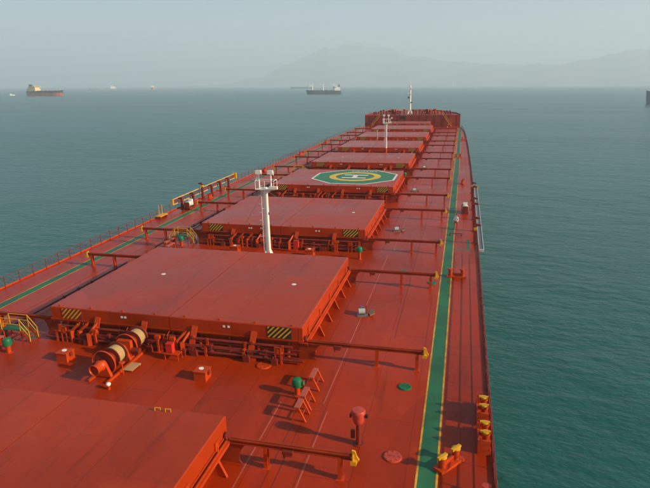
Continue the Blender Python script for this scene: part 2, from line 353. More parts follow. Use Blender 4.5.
def cover_mesh(wd, ln, side):
    # one leaf: skin plates with a rolled top edge and a deep rim, hollow rim line at the bottom
    b = MB(); a, c = (0.015, wd) if side > 0 else (-wd, -0.015); e = 0.05
    lo = [(a, -ln / 2, Z0), (c, -ln / 2, Z0), (c, ln / 2, Z0), (a, ln / 2, Z0)]
    mid = [(x, y, Z1 - e) for x, y, z in lo]
    ins = lambda x, y: (x + (e if x == min(a, c) else -e) * (0.3 if abs(x) < 0.1 else 1), y + (e if y < 0 else -e), Z1 )
    topv = [ins(x, y) for x, y, z in lo]
    fs = [(0, 3, 2, 1)] + [(i, (i + 1) % 4, 4 + (i + 1) % 4, 4 + i) for i in range(4)] + [(4 + i, 4 + (i + 1) % 4, 8 + (i + 1) % 4, 8 + i) for i in range(4)] + [(8, 9, 10, 11)]
    b.add(lo + mid + topv, fs)
    x_out = side * wd
    b.box(min(x_out, x_out + side * 0.06), max(x_out, x_out + side * 0.06), -ln / 2 - 0.05, ln / 2 + 0.05, Z0 - 0.01, Z0 + 0.1)    # rim flange
    for yy in (-1, 1): b.box(min(side * 0.02, x_out), max(side * 0.02, x_out), min(yy * ln / 2, yy * (ln / 2 + 0.06)), max(yy * ln / 2, yy * (ln / 2 + 0.06)), Z0 - 0.012, Z0 + 0.08)
    return b
def hatch(y0, y1, w, label, xe=18.3, posts=(15.2, 17.9), hz='both', detail=2, pads=((7.1, 0.5), (-5.1, 0.52))):
    yc = (y0 + y1) / 2; ln = y1 - y0; cw, cl = w - 0.42, ln / 2 - 0.55
    t = thing('cargo_hatch', label, 'cargo hatch', (0, yc, 0), group='cargo hatches along the deck')
    b = MB(); th = 0.05
    b.box(-cw, cw, -cl, -cl + th, 0, 1.30); b.box(-cw, cw, cl - th, cl, 0, 1.30); b.box(-cw, -cw + th, -cl + th, cl - th, 0, 1.30); b.box(cw - th, cw, -cl + th, cl - th, 0, 1.30)
    for s in (-1, 1):                                                                    # coaming table
        b.box(*sorted((s * (cw + 0.002), s * (w + 0.30))), -cl - 0.4, cl + 0.4, 1.24, 1.30); b.box(*sorted((s * (w + 0.10), s * (w + 0.18))), -cl - 0.3, cl + 0.3, 1.302, 1.38); b.box(*sorted((s * (w + 0.24), s * (w + 0.302))), -cl - 0.38, cl + 0.38, 1.12, 1.238)
        b.box(-cw - 0.002, cw + 0.002, *sorted((s * cl, s * (cl + 0.40))), 1.242, 1.298)
        b.box(*sorted((s * (cw + 0.002), s * (cw + 0.1))), -cl, cl, 0.62, 0.68)
    coam = b.build('coaming', 'steel_red', t)
    nst = 6
    for s in (-1, 1):
        for i in range(nst):
            put(stay_side, 'coaming_stay', coam, (s * cw, -cl + 0.9 + (2 * cl - 1.8) * i / (nst - 1), 0), (0, 0, 0 if s > 0 else math.pi))
        for i in range(9):
            put(stay_end, 'coaming_stay', coam, (-cw + 0.7 + (2 * cw - 1.4) * i / 8, s * cl, 0), (0, 0, s * math.pi / 2))
    for s in (-1, 1):
        cv = cover_mesh(w, ln, s).build('hatch_cover', 'cover_red', t)
        for i in range(5):
            put(cleat_me, 'cleat', cv, (s * (w + 0.05), -ln / 2 + 1.4 + (ln - 2.8) * i / 4, Z0 + 0.32))
        for i in range(4):
            put(lug_me, 'lifting_lug', cv, (s * (1.2 + (w - 2.0) * i / 3), -ln / 2 + 0.14, Z1))
        for yy in (-1, 1): put(wheel_me, 'wheel', cv, (s * (w + 0.14), yy * (ln / 2 - 0.35), 1.585))
    if detail > 0:
        for x in (-6.0, -2.1, 1.9, 6.4): put(jack_me, 'lifting_jack', t, (x * w / 10, -ln / 2 - 0.08, 0))
        for x in (-3.9, -3.62, 4.3, 4.65): put(mark_me, 'white_mark', t, (x, -ln / 2 - 0.012, 2.12))
        for px, f in pads: put(pad_me, 'white_pad', t, (px, (f - 0.5) * ln, Z1 + 0.005))
        # hazard panels at both ends of the after rim
        for xa in (-9.1, 7.55):
            xa = xa * w / 10.1; wd = 1.75; hp = MB().box(0, wd, -0.02, 0, 0, 0.86).build('hazard_panel', 'black' if hz == 'both' or xa > 0 else 'dark_red', t, (xa, -ln / 2 - 0.004, Z0 + 0.13))
            k = 6
            for i in range(k):
                x0 = -0.75 + i * 0.36; pts = []
                for (x, z) in ((x0, 0.02), (x0 + 0.15, 0.02), (x0 + 0.15 + 0.82, 0.84), (x0 + 0.82, 0.84)): pts.append((x, z))
                # clip the slanted stripe to the panel
                def clip(ps, f, g):
                    out = []
                    for q, r_ in zip(ps, ps[1:] + ps[:1]):
                        if f(q): out.append(q)
                        if f(q) != f(r_): out.append(g(q, r_))
                    return out
                def cut(X): return lambda q, r_: (X, q[1] + (r_[1] - q[1]) * (X - q[0]) / (r_[0] - q[0]))
                pts = clip(pts, lambda q: q[0] >= 0.02, cut(0.02))
                if len(pts) > 2: pts = clip(pts, lambda q: q[0] <= wd - 0.02, cut(wd - 0.02))
                if len(pts) > 2: MB().prism([(x, -0.021, z) for x, z in pts], (0, -0.006, 0)).build('yellow_stripe', 'yellow', hp)
    # the four track beams on which the leaves roll out
    for s in (-1, 1):
        for yy in (-1, 1):
            yb = yy * (ln / 2 - 0.32); x0 = w + 0.31; b = MB(); H = 1.22
            b.box(x0, xe, -0.13, 0.13, H + 0.20, H + 0.24); b.box(x0, xe, -0.13, 0.13, H, H + 0.04); b.box(x0, xe, -0.03, 0.03, H + 0.04, H + 0.20); b.box(x0, xe, -0.035, 0.035, H + 0.24, H + 0.30)
            g = [(x0 - 0.7, 0, 0.02), (x0 + 0.55, 0, 0.02)] + [(x0 + 0.55 + 0.55 * (1 - math.cos(a)) - 0.12, 0, 0.2 + 1.0 * math.sin(a)) for a in [R(15 * i) for i in range(7)]] + [(x0 - 0.7, 0, 1.20)]
            b.prism([(x, -0.02, z) for x, y, z in g], (0, 0.04, 0))
            tb = b.build('track_beam', 'beam_red_shaded', t, (0, yb, 0), rot=(0, 0, 0) if s > 0 else (0, 0, math.pi))
            for px in posts: put(post_me, 'post', tb, (px, 0, 0))
            put(stop_me, 'end_stop', tb, (xe - 0.06, 0, H + 0.1))
            if s > 0: MB().box(12.5 - 0.25, 12.5 + 0.3, -0.34, -0.13, H - 0.05, H + 0.12).box(12.3, 12.36, -0.34, -0.1, H - 0.3, H).cyl((12.4, -0.3, H - 0.1), (12.75, -0.3, H - 0.1), 0.06, n=8).build('cable_guide', 'dark_red', tb)
    return t
HS = [(7.3, 22.5, 9.1, 'wide red cargo hatch beside the tall pink-red ventilator, after end towards the bridge', dict(xe=15.7, posts=(11.3, 15.1), pads=())),
      (33.2, 49.2, 10.1, 'large red cargo hatch between the rope winch and the first white mast', dict(hz='one')),
      (59.3, 75.4, 10.0, 'red cargo hatch just forward of the first white mast', {}),
      (85.2, 101.0, 10.0, 'red cargo hatch bearing the green and yellow helicopter landing mark', dict(pads=())),
      (110.6, 126.2, 10.0, 'red cargo hatch just forward of the helicopter landing hatch', {}),
      (136.2, 151.8, 10.0, 'red cargo hatch just forward of the second white mast', {}),
      (161.8, 177.4, 10.0, 'red cargo hatch, third aft of the forecastle wall', {}),
      (187.2, 202.4, 9.9, 'red cargo hatch, second aft of the forecastle wall', {}),
      (210.4, 222.0, 8.0, 'narrower red cargo hatch right in front of the forecastle wall', dict(xe=14.5, posts=(11.0, 14.1)))]
hatches = [hatch(a, c, w_, lb, **kw) for a, c, w_, lb, kw in HS]
# small yellow grab bars on the after hatch
for x in (5.3, 5.9): MB().path([(x, 22.15, 2.5), (x, 22.15, 2.68), (x + 0.28, 22.2, 2.68), (x + 0.28, 22.2, 2.5)], 0.025, 6).build('grab_bar', 'yellow', hatches[0], (0, -14.9, 0))

# helicopter mark on the fourth hatch
H6 = hatches[3]; hy = 94.0 - (85.2 + 101.0) / 2; hx = 2.3; zt = Z1
def flat(poly, z, name, mat, par): return MB().add([(x, y, z) for x, y in poly], [tuple(range(len(poly)))]).build(name, mat, par)
def octo(r): return [(hx + r * math.cos(R(22.5 + 45 * i)) / math.cos(R(22.5)), hy + r * math.sin(R(22.5 + 45 * i)) / math.cos(R(22.5))) for i in range(8)]
hm = flat(octo(7.15), zt + 0.006, 'helicopter_mark', 'mark_white', H6)
flat(octo(6.8), zt + 0.010, 'green_field', 'pad_green', hm)
nn = 48; v = []; f = []
for i in range(nn):
    a = 2 * math.pi * i / nn
    for r in (3.35, 4.5): v.append((hx + r * math.cos(a), hy + r * math.sin(a), zt + 0.014))
for i in range(nn): j = (i + 1) % nn; f.append((2 * i, 2 * i + 1, 2 * j + 1, 2 * j))
MB().add(v, f).build('yellow_ring', 'ring_yellow', hm)
hp = [(-2.1, -1.75), (2.1, -1.75), (2.1, -1.0), (0.4, -1.0), (0.4, 1.0), (2.1, 1.0), (2.1, 1.75), (-2.1, 1.75), (-2.1, 1.0), (-0.4, 1.0), (-0.4, -1.0), (-2.1, -1.0)]
flat([(hx + x, hy + y) for x, y in hp], zt + 0.018, 'letter_h', 'mark_white', hm)
x = -1.6
for wd in (0.5, 0.35, 0.6, 0.3, 0.55, 0.5, 0.25, 0.6, 0.45):           # worn, unreadable lettering beyond the ring
    flat([(hx + x, hy + 5.2), (hx + x + wd * 0.75, hy + 5.2), (hx + x + wd * 0.75, hy + 5.55 + wd * 0.3), (hx + x, hy + 5.7)], zt + 0.018, 'worn_letter', 'mark_white', hm); x += wd + 0.08

# ---------------------------------------------------------------- pipe runs along the after coamings
act_me = MB().cyl((-0.3, -0.25, 0.85), (0.25, 0.1, 1.45), 0.11, n=10).cyl((0.2, 0.07, 1.4), (0.36, 0.16, 1.56), 0.055, n=8).box(-0.42, -0.12, -0.4, -0.12, 0, 0.95).mesh('actuator', 'steel_red')
stand_me = MB().box(-0.07, 0.07, -0.07, 0.07, 0, 1.05).box(-0.2, 0.2, -0.12, 0.12, 1.05, 1.3).box(-0.16, 0.16, -0.16, 0.16, 0, 0.03).mesh('valve_stand', 'steel_red')
tall_me = MB().box(-0.04, 0.04, -0.05, 0.05, 0, 1.25).box(0.36, 0.44, -0.05, 0.05, 0, 1.25).box(-0.04, 0.44, -0.04, 0.04, 0.7, 0.76).box(-0.04, 0.44, -0.04, 0.04, 1.19, 1.25).box(0.1, 0.3, -0.06, 0.06, 0.76, 1.1).mesh('post_pair', 'steel_red')
sup_me = MB().box(-0.05, 0.05, -0.35, 0.3, 0.28, 0.34).box(-0.09, 0.09, -0.33, -0.25, 0, 0.75).box(-0.09, 0.09, 0.06, 0.14, 0, 1.2).box(-0.09, 0.09, -0.33, 0.14, 0.68, 0.76).mesh('pipe_support', 'steel_red')
valve_me = MB().cyl((0, 0, 0.35), (0, 0, 0.95), 0.04, n=8).lathe([(0.02, 0), (0.16, 0.0), (0.17, 0.03), (0.16, 0.06), (0.02, 0.06)], (0, 0, 0.95), n=12).cyl((-0.12, 0, 0.42), (0.12, 0, 0.42), 0.14, n=10).mesh('valve', 'dark_red', True)
block_me = MB().box(-0.22, 0.22, -0.14, 0.14, 0, 0.42).cyl((-0.1, 0, 0.42), (-0.1, 0, 0.6), 0.05, n=8).cyl((0.1, 0, 0.42), (0.1, 0, 0.55), 0.05, n=8).mesh('control_block', 'dark_red')
names = ['under the hatch beside the tall ventilator', 'below the hatch rim facing the rope winch', 'below the hatch rim facing the first white mast', 'below the rim of the helicopter hatch', 'below the hatch rim behind the helicopter mark', 'below the hatch rim facing the second white mast', 'below the hatch rim third aft of the forecastle', 'below the hatch rim second aft of the forecastle', 'below the narrow hatch by the forecastle']
for i, (a, c, w_, lb, kw) in enumerate(HS):
    if i == 0: continue
    t = thing('pipe_run', 'red hydraulic pipes and valves ' + names[i], 'pipes', (0, a - 0.42, 0), group='pipe runs across the deck')
    e = w_ - 0.4
    for (py, pz, pr, ext) in ((-0.22, 0.30, 0.10, 0.6), (0.02, 0.34, 0.07, 0.2), (0.05, 0.62, 0.09, 0.0), (0.20, 0.85, 0.05, 0.3), (-0.16, 0.62, 0.05, -0.8), (0.18, 1.08, 0.11, -0.3)):
        MB().cyl((-e - ext, py, pz), (e + ext, py, pz), pr, n=8).build('pipe', 'dark_red', t)  # darker paint than the coaming, so the shade below the rim is in the colour
    for k in range(7): put(sup_me, 'pipe_support', t, (-e + 0.6 + (2 * e - 1.2) * k / 6 + random.uniform(-0.45, 0.45), 0, 0))
    for k in range(5): put(valve_me, 'valve', t, (-e + 1.5 + (2 * e - 3) * k / 4 + random.uniform(-0.7, 0.7), -0.22, -0.08))
    for k in range(6): put(block_me, 'control_block', t, (random.uniform(-e + 1, e - 1), random.uniform(-0.5, -0.36), 0.0))
    for k in range(5): put(act_me, 'actuator', t, (random.uniform(-e + 1, e - 1), random.uniform(-0.1, 0.1), 0.0), (0, 0, random.choice((0, 0.5, -0.4))))
    for k in range(4): put(stand_me, 'valve_stand', t, (random.uniform(-e + 0.6, e - 0.6), random.uniform(-0.5, -0.35), 0.0))
    for x in (-e + 0.9, e - 1.4): put(tall_me, 'post_pair', t, (x, -0.3, 0))
    for k in range(4):                                                # small risers up to the coaming
        x = random.uniform(-e + 1, e - 1); MB().path([(x, 0.02, 0.6), (x, 0.05, 1.15), (x + 0.1, 0.25, 1.42)], 0.03, 6).build('riser', 'steel_red', t)

# ---------------------------------------------------------------- masts
def mast(x, y, label, base_z=0.0, top=9.7, red_base=0.0, grand=True):
    t = thing('signal_mast', label, 'mast', (x, y, base_z)); h = top - base_z
    if red_base: MB().cyl((0, 0, 0), (0, 0, red_base), 0.34, 0.30, 14).box(-0.5, 0.5, -0.5, 0.5, 0, 0.05).build('lower_column', 'steel_red', t, smooth=True)
    MB().cyl((0, 0, red_base), (0, 0, h - 1.7), 0.29, 0.23, 16).build('pole', 'white', t, smooth=True)
    if not red_base:
        b = MB()
        for k in range(4):
            a = R(45 + 90 * k); d = Vector((math.cos(a), math.sin(a), 0)); nrm = Vector((-d.y, d.x, 0)) * 0.03
            b.prism([d * 0.2 - nrm, d * 0.75 - nrm, d * 0.72 - nrm + Vector((0, 0, 0.12)), d * 0.2 - nrm + Vector((0, 0, 1.35))], nrm * 2)
        b.build('foot_bracket', 'white', t)
    # platform, cage, floodlights
    zp = h - 1.9
    pl = MB().box(-0.95, 1.15, -0.55, 0.55, zp, zp + 0.06).prism([(-0.9, -0.03, zp), (0.9, -0.03, zp), (0.25, -0.03, zp - 0.45), (-0.25, -0.03, zp - 0.45)], (0, 0.06, 0)).build('platform', 'white', t)
    for px, py in ((-0.92, -0.52), (1.12, -0.52), (-0.92, 0.52), (1.12, 0.52), (0.1, -0.52)): MB().cyl((px, py, zp + 0.06), (px, py, zp + 0.95), 0.03, n=6).build('post', 'white', pl)
    MB().path([(-0.92, -0.52, zp + 0.95), (1.12, -0.52, zp + 0.95), (1.12, 0.52, zp + 0.95), (-0.92, 0.52, zp + 0.95), (-0.92, -0.52, zp + 0.95)], 0.03, 6).build('rail', 'white', pl)
    MB().box(0.62, 1.5, -0.62, -0.3, zp + 0.1, zp + 0.38).build('horn', 'white', t)
    for px in (-0.66, 0.66):
        fl = MB().cyl((px, 0, zp + 0.06), (px, 0, zp + 1.75), 0.085, n=10).build('light_post', 'white', t)
        fh = MB().box(px - 0.24, px + 0.24, -0.22, 0.2, zp + 1.66, zp + 1.98).box(px - 0.29, px + 0.29, -0.28, -0.22, zp + 1.62, zp + 2.02).box(px - 0.30, px - 0.27, -0.1, 0.1, zp + 1.5, zp + 1.85).box(px + 0.27, px + 0.30, -0.1, 0.1, zp + 1.5, zp + 1.85).box(px - 0.12, px + 0.12, -0.12, 0.12, zp + 1.5, zp + 1.66).build('floodlight', 'white', fl)
    MB().cyl((-0.95, 0.1, zp + 0.06), (-0.95, 0.1, zp + 1.3), 0.05, n=8).box(-1.08, -0.85, 0, 0.2, zp + 0.75, zp + 1.15).build('junction_box', 'white', t)
    # ladder with safety hoops up the port side
    ld = MB()
    for yy in (-0.2, 0.2): ld.cyl((-0.42, yy, red_base + 0.4), (-0.42, yy, zp + 0.4), 0.025, n=6)
    z = red_base + 0.6
    while z < zp: ld.cyl((-0.42, -0.2, z), (-0.42, 0.2, z), 0.016, n=5); z += 0.33
    lo = ld.build('ladder', 'white', t)
    z = red_base + 2.6
    while z < zp - 0.2:
        MB().path([(-0.42 - 0.36 * math.sin(a), -0.36 * math.cos(a), z) for a in [math.pi * q / 8 for q in range(9)]], 0.022, 5).build('hoop', 'white', lo); z += 0.9
    for cx_ in (0.10, 0.16, 0.22): MB().cyl((cx_, -0.27, red_base + 0.3), (cx_ * 0.8, -0.24, zp), 0.022, n=5).build('cable', 'white', t)
    MB().box(0.24, 0.4, -0.12, 0.12, h * 0.52, h * 0.52 + 0.25).build('cable_box', 'grey_machine', t)
    for sx in (-1, 1):
        MB().cyl((sx * 0.2, 0, zp - 0.2), (sx * 4.6, 5.1, 2.5), 0.014, n=5).build('stay_wire', 'grey_machine', t)
    return t
mast(0.1, 54.6, 'white signal mast with floodlights and hooped ladder beside the two red inspection boxes')
m2_ = mast(2.7, 131.2, 'white signal mast on a red column just forward of the helicopter hatch\'s neighbour', top=10.6, red_base=3.0); m2_.scale = (0.8, 0.8, 1.0)

# foremast on the forecastle, and forecastle block
fcz = 4.4
fy = [FC] + [q[0] for q in HW if q[0] > FC]
t = thing('forecastle', 'dark red raised forecastle wall with bulwark at the bow', 'forecastle', (0, FC, 0))
fe = [(hw(y) + 0.25, y - FC) for y in fy]; pl = [(x, y) for x, y in fe] + [(-x, y) for x, y in fe[-2::-1]]
b = MB(); k = len(pl)
b.add([(x, y, 0.0) for x, y in pl] + [(x, y, fcz) for x, y in pl], [(i, (i + 1) % k, k + (i + 1) % k, k + i) for i in range(k)] + [tuple(range(k, 2 * k))])
fw_ = b.build('bulkhead', 'fc_red', t)
b = MB()
for (x0, y0), (x1, y1) in zip(pl, pl[1:]):
    dn = Vector((y1 - y0, -(x1 - x0), 0)).normalized() * 0.08
    b.prism([(x0, y0, fcz + 0.002), (x1, y1, fcz + 0.002), (x1, y1, fcz + 0.4), (x0, y0, fcz + 0.4)], -dn)
b.build('bulwark', 'fc_red', t)
for i in range(13): MB().box(-0.06, 0.06, -0.09, 0, 0.02, fcz - 0.04).build('stiffener', 'fc_red', fw_, (-17.4 + 34.8 * i / 12 + 0.3, 0, 0))
for x in (-6.5, 5.2):
    d = MB().box(-0.5, 0.5, -0.1, -0.01, 0.25, 2.2).build('door', 'black' if x < 0 else 'dark_red', t, (x, 0, 0)); MB().box(-0.58, 0.58, -0.14, -0.11, 0.17, 0.25).box(-0.58, 0.58, -0.14, -0.11, 2.2, 2.28).box(-0.58, -0.5, -0.14, -0.11, 0.25, 2.2).box(0.5, 0.58, -0.14, -0.11, 0.25, 2.2).build('frame', 'hull_red', d)
MB().box(-1.6, 0.6, -0.06, -0.005, 2.9, 3.9).build('vent_louvre', 'black', t, (-3.0, 0, 0))
MB().cyl((-8.0, -0.25, 3.3), (-8.0, -0.05, 3.3), 0.35, n=12).build('deck_light', 'white', t)
# railing on the fore edge of the forecastle deck
fr = MB()
for z in (0.5, 1.0): fr.cyl((-17.5, 0.1, fcz + z), (17.5, 0.1, fcz + z), 0.03, n=6)
fr.build('rail', 'dark_red', t)
for i in range(18): MB().bar((-17.5 + 35 * i / 17, 0.1, fcz), (-17.5 + 35 * i / 17, 0.1, fcz + 1.02), 0.05, 0.05).build('rail_post', 'dark_red', t)
def fc_ladder(x, dx, label):
    t = thing('ladder', label, 'ladder', (x, FC - 0.9, 0), group=None)
    top_ = Vector((0, 0.7, fcz + 0.1)); bot = Vector((dx, -0.2, 0.0))
    for o_ in (-0.35, 0.35): MB().bar(bot + Vector((0, o_, 0)), top_ + Vector((0, o_, 0)), 0.16, 0.06).build('stringer', 'yellow', t)
    for i in range(16):
        q = bot.lerp(top_, (i + 0.5) / 16); MB().box(q.x - 0.12, q.x + 0.12, q.y - 0.34, q.y + 0.34, q.z - 0.015, q.z + 0.015).build('tread', 'tan', t)
    for o_ in (-0.37, 0.37): MB().bar(bot + Vector((0, o_, 0.95)), top_ + Vector((0, o_, 0.95)), 0.05, 0.05).build('handrail', 'yellow', t)
fc_ladder(12.2, 3.6, 'yellow inclined ladder up the forecastle wall near the green starboard walkway')
fc_ladder(-12.6, -3.6, 'yellow inclined ladder up the forecastle wall on the port side')
# windlass and clutter on the forecastle deck
def windlass(x, y, label, rz=0.0):
    t = thing('anchor_windlass', label, 'windlass', (x, y, fcz), rz, 'windlasses on the forecastle')
    MB().box(-2.6, 2.6, -0.7, 0.7, 0, 0.25).box(-0.5, 0.4, -0.6, 0.6, 0.25, 1.9).box(1.9, 2.3, -0.5, 0.5, 0.25, 1.5).build('bed', 'dark_red', t)
    MB().lathe([(0.3, -2.5), (0.85, -2.45), (0.85, -2.35), (0.5, -2.3), (0.5, -0.9), (0.85, -0.85), (0.85, -0.75), (0.3, -0.7)], (0, 0, 1.15), (1, 0, 0), 16).build('drum', 'steel_red', t, smooth=True)
    MB().lathe([(0.3, 0.5), (1.05, 0.55), (0.7, 0.85), (0.7, 1.15), (1.05, 1.45), (0.3, 1.5)], (0, 0, 1.15), (1, 0, 0), 16).build('gypsy_wheel', 'steel_red', t, smooth=True)
    MB().cyl((-3.1, 0, 1.15), (2.5, 0, 1.15), 0.15, n=10).build('shaft', 'dark_red', t)
windlass(-8.5, 236, 'dark red anchor windlass on the forecastle left of the foremast'); windlass(5.5, 236, 'dark red anchor windlass on the forecastle between foremast and starboard ladder')
def fc_vent(x, y, h, r, label, mat='steel_red'):
    t = thing('mushroom_vent', label, 'ventilator', (x, y, fcz), 0, 'ventilators on the forecastle')
    MB().cyl((0, 0, 0), (0, 0, h - 0.25), r * 0.6, n=12).build('trunk', mat, t, smooth=True)
    MB().lathe([(r * 0.6, -0.3), (r, -0.28), (r, 0.0), (r * 0.7, 0.14), (0.05, 0.2)], (0, 0, h - 0.2), n=14).build('cap', mat, t, smooth=True)
for x, y, h, r in ((-13, 233, 1.7, 0.6), (-5, 232, 1.5, 0.5), (-3.6, 234, 2.1, 0.45), (1.4, 232, 1.6, 0.55), (2.6, 234, 1.4, 0.45), (8.9, 233, 2.2, 0.7), (11.5, 235, 1.6, 0.5), (-10.6, 232, 1.5, 0.5), (-15.5, 231, 1.2, 0.5), (-12, 234, 1.9, 0.5), (-6.8, 232, 1.3, 0.6), (0.3, 234, 1.9, 0.5), (4.0, 232, 1.4, 0.6), (7.2, 232.5, 1.7, 0.5), (10.2, 232, 1.3, 0.6), (13.0, 231.5, 1.2, 0.5), (15.2, 232, 1.0, 0.5)):
    fc_vent(x, y, h, r, 'small red mushroom ventilator on the forecastle deck', random.choice(('dark_red', 'steel_red', 'dark_red')))
for x, y in ((13.6, 234), (-15, 236), (14, 241)):
    t = thing('mooring_bitts', 'pair of dark mooring bitts on the forecastle deck', 'bitts', (x, y, fcz), 0, 'bitts on the forecastle'); MB().box(-1, 1, -0.35, 0.35, 0, 0.12).build('base', 'dark_red', t)
    for s in (-0.6, 0.6): MB().lathe([(0.27, 0.12), (0.27, 0.95), (0.34, 1.0), (0.34, 1.08), (0.05, 1.1)], (s, 0, 0), n=12).build('post', 'dark_red', t, smooth=True)
t = thing('foremast', 'white foremast standing on the forecastle at the bow', 'mast', (-1.6, 237.5, fcz))
MB().cyl((0, 0, 0), (0, 0, 11.2), 0.42, 0.28, 14).build('pole', 'white', t, smooth=True)
MB().cyl((0, 0, 11.2), (0, 0, 13.3), 0.12, 0.08, 10).build('topmast', 'white', t)
b = MB()
for k in range(4):
    a = R(45 + 90 * k); d = Vector((math.cos(a), math.sin(a), 0)); nrm = Vector((-d.y, d.x, 0)) * 0.04
    b.prism([d * 0.3 - nrm, d * 1.3 - nrm, d * 0.3 - nrm + Vector((0, 0, 1.9))], nrm * 2)
b.build('foot_bracket', 'white', t)
MB().box(-0.95, 0.7, -0.6, 0.5, 8.0, 8.08).build('platform', 'white', t); MB().box(-1.1, -0.6, -0.4, 0.3, 8.1, 8.7).build('lamp', 'white', t); MB().box(-1.0, -0.35, -0.4, 0.2, 6.2, 6.9).build('lamp', 'grey_machine', t)
MB().box(0.35, 0.9, -0.4, 0.2, 4.4, 4.8).build('horn', 'grey_machine', t); MB().box(-0.8, 0.8, -0.5, 0.4, 9.9, 9.96).box(0.3, 0.6, -0.3, 0.1, 9.96, 10.5).box(-0.6, -0.3, -0.3, 0.1, 9.96, 10.5).build('light_bracket', 'white', t)
for z in range(14): MB().cyl((-0.25, -0.42, 1 + z * 0.6), (0.25, -0.42, 1 + z * 0.6), 0.03, n=5).build('rung', 'white', t)
t = thing('antenna_pole', 'thin white pole beside the foremast foot', 'pole', (-3.9, 236, fcz)); MB().cyl((0, 0, 0), (0, 0, 2.9), 0.07, 0.03, 8).build('pole', 'white', t); MB().box(-0.15, 0.15, -0.15, 0.15, 0, 0.1).build('foot', 'white', t)
t = thing('vent_pipe', 'thin orange-red pole standing on deck ahead of the second white mast', 'pole', (-3.2, 156.5, 0)); MB().cyl((0, 0, 0), (0, 0, 4.6), 0.11, n=8).build('pipe', 'tan', t); MB().lathe([(0.08, 0), (0.2, 0.05), (0.2, 0.25), (0.05, 0.3)], (0, 0, 4.55), n=10).build('cap', 'tan', t)

# ---------------------------------------------------------------- things on the cross decks
def box_hatch(loc, label, s=0.42, h=0.62):
    t = thing('inspection_box', label, 'deck box', loc, group='inspection boxes')
    MB().box(-s, s, -s, s, 0, h).build('coaming', 'steel_red', t)
    MB().box(-s - 0.03, s + 0.03, -s - 0.03, s + 0.03, h, h + 0.07).build('lid', 'steel_red', t)
    MB().cyl((-0.08, 0.05, h + 0.071), (-0.08, 0.05, h + 0.1), 0.17, n=12).build('white_cap', 'white', t)
    MB().box(s + 0.032, s + 0.1, -0.12, 0.12, h - 0.25, h + 0.05).build('latch', 'dark_red', t)
box_hatch((-6.6, 30.0, 0), 'low red deck box with white lid spot between winch and yellow-railed steps')
box_hatch((4.2, 29.6, 0), 'low red deck box with white lid spot between rope winch and green ventilator')
box_hatch((-4.5, 56.2, 0), 'low red deck box standing to port of the first white mast', 0.45, 0.75)
box_hatch((4.3, 56.4, 0), 'low red deck box standing to starboard of the first white mast', 0.45, 0.75)

def mush(loc, label, mat='vent_green', h=1.15, r=0.31, group='green mushroom ventilators'):
    t = thing('mushroom_vent', label, 'ventilator', loc, random.uniform(0, 1), group)
    MB().cyl((0, 0, 0), (0, 0, h - 0.5), r * 0.55, n=14).lathe([(r * 0.9, 0), (r * 0.9, 0.03), (r * 0.55, 0.03)], n=14).build('trunk', 'steel_red', t, smooth=True)
    hd = MB().lathe([(r * 0.55, -0.06), (r, 0.0), (r * 1.03, 0.1), (r * 1.03, 0.36), (r * 0.86, 0.50), (r * 0.4, 0.56), (0.03, 0.57)], (0, 0, h - 0.55), n=18).build('head', mat, t, smooth=True)
    b = MB().lathe([(0.03, 0), (0.16, 0), (0.18, 0.025), (0.16, 0.05), (0.03, 0.05)], (r + 0.1, 0, h - 0.32), (1, 0, 0.1), 12).cyl((r - 0.05, 0, h - 0.32), (r + 0.16, 0, h - 0.32), 0.03, n=8)
    b.build('handwheel', mat, hd)
    for k in range(6): a = 2 * math.pi * k / 6; MB().cyl((r * 0.76 * math.cos(a), r * 0.76 * math.sin(a), 0.03), (r * 0.76 * math.cos(a), r * 0.76 * math.sin(a), 0.07), 0.025, n=6).build('flange_bolt', 'dark_red', t)
    MB().lathe([(r * 1.035, 0), (r * 1.09, 0.01), (r * 1.09, 0.04), (r * 1.035, 0.05)], (0, 0, h - 0.36), n=18, close=False).build('rim_band', mat, hd)
mush((10.9, 29.0, 0), 'green mushroom ventilator casting a shadow beside three red trestles')
mush((-11.55, 30.1, 0), 'green mushroom ventilator in front of the yellow-railed steps over pipes')
mush((9.9, 56.3, 0), 'green mushroom ventilator between the two hatches right of the first mast', h=1.4)
mush((-12.0, 57.6, 0), 'green mushroom ventilator beside the far yellow-railed steps', h=1.2)
mush((9.6, 107.5, 0), 'green mushroom ventilator just forward of the helicopter hatch')
mush((-11.8, 107.0, 0), 'green mushroom ventilator on the port side forward of the helicopter hatch')
# tall red ventilator with the filter head
t = thing('tall_vent', 'tall pink-red ventilator head on a stem at the yellow beam end', 'ventilator', (15.5, 25.0, 0))
MB().cyl((0, 0, 0), (0, 0, 1.35), 0.13, n=12).box(-0.05, 0.05, -0.2, 0.2, 0, 0.9).cyl((0, 0, 0), (0, 0, 0.04), 0.3, n=14).build('stem', 'dark_red', t, smooth=True)
hd = MB().lathe([(0.14, 0.0), (0.22, 0.06), (0.29, 0.2), (0.32, 0.34), (0.33, 0.66), (0.37, 0.68), (0.37, 0.82), (0.33, 0.88), (0.03, 0.92)], (0, 0, 1.22), n=20).build('head', 'vent_red', t, smooth=True)
MB().box(0.36, 0.5, -0.12, 0.02, 1.72, 1.9).build('nameplate', 'black', hd); MB().box(-0.46, -0.36, -0.1, 0.1, 1.62, 1.84).build('hinge', 'dark_red', hd)
MB().box(-0.42, -0.2, -0.06, 0.06, 0.35, 0.85).build('valve_box', 'dark_red', t)

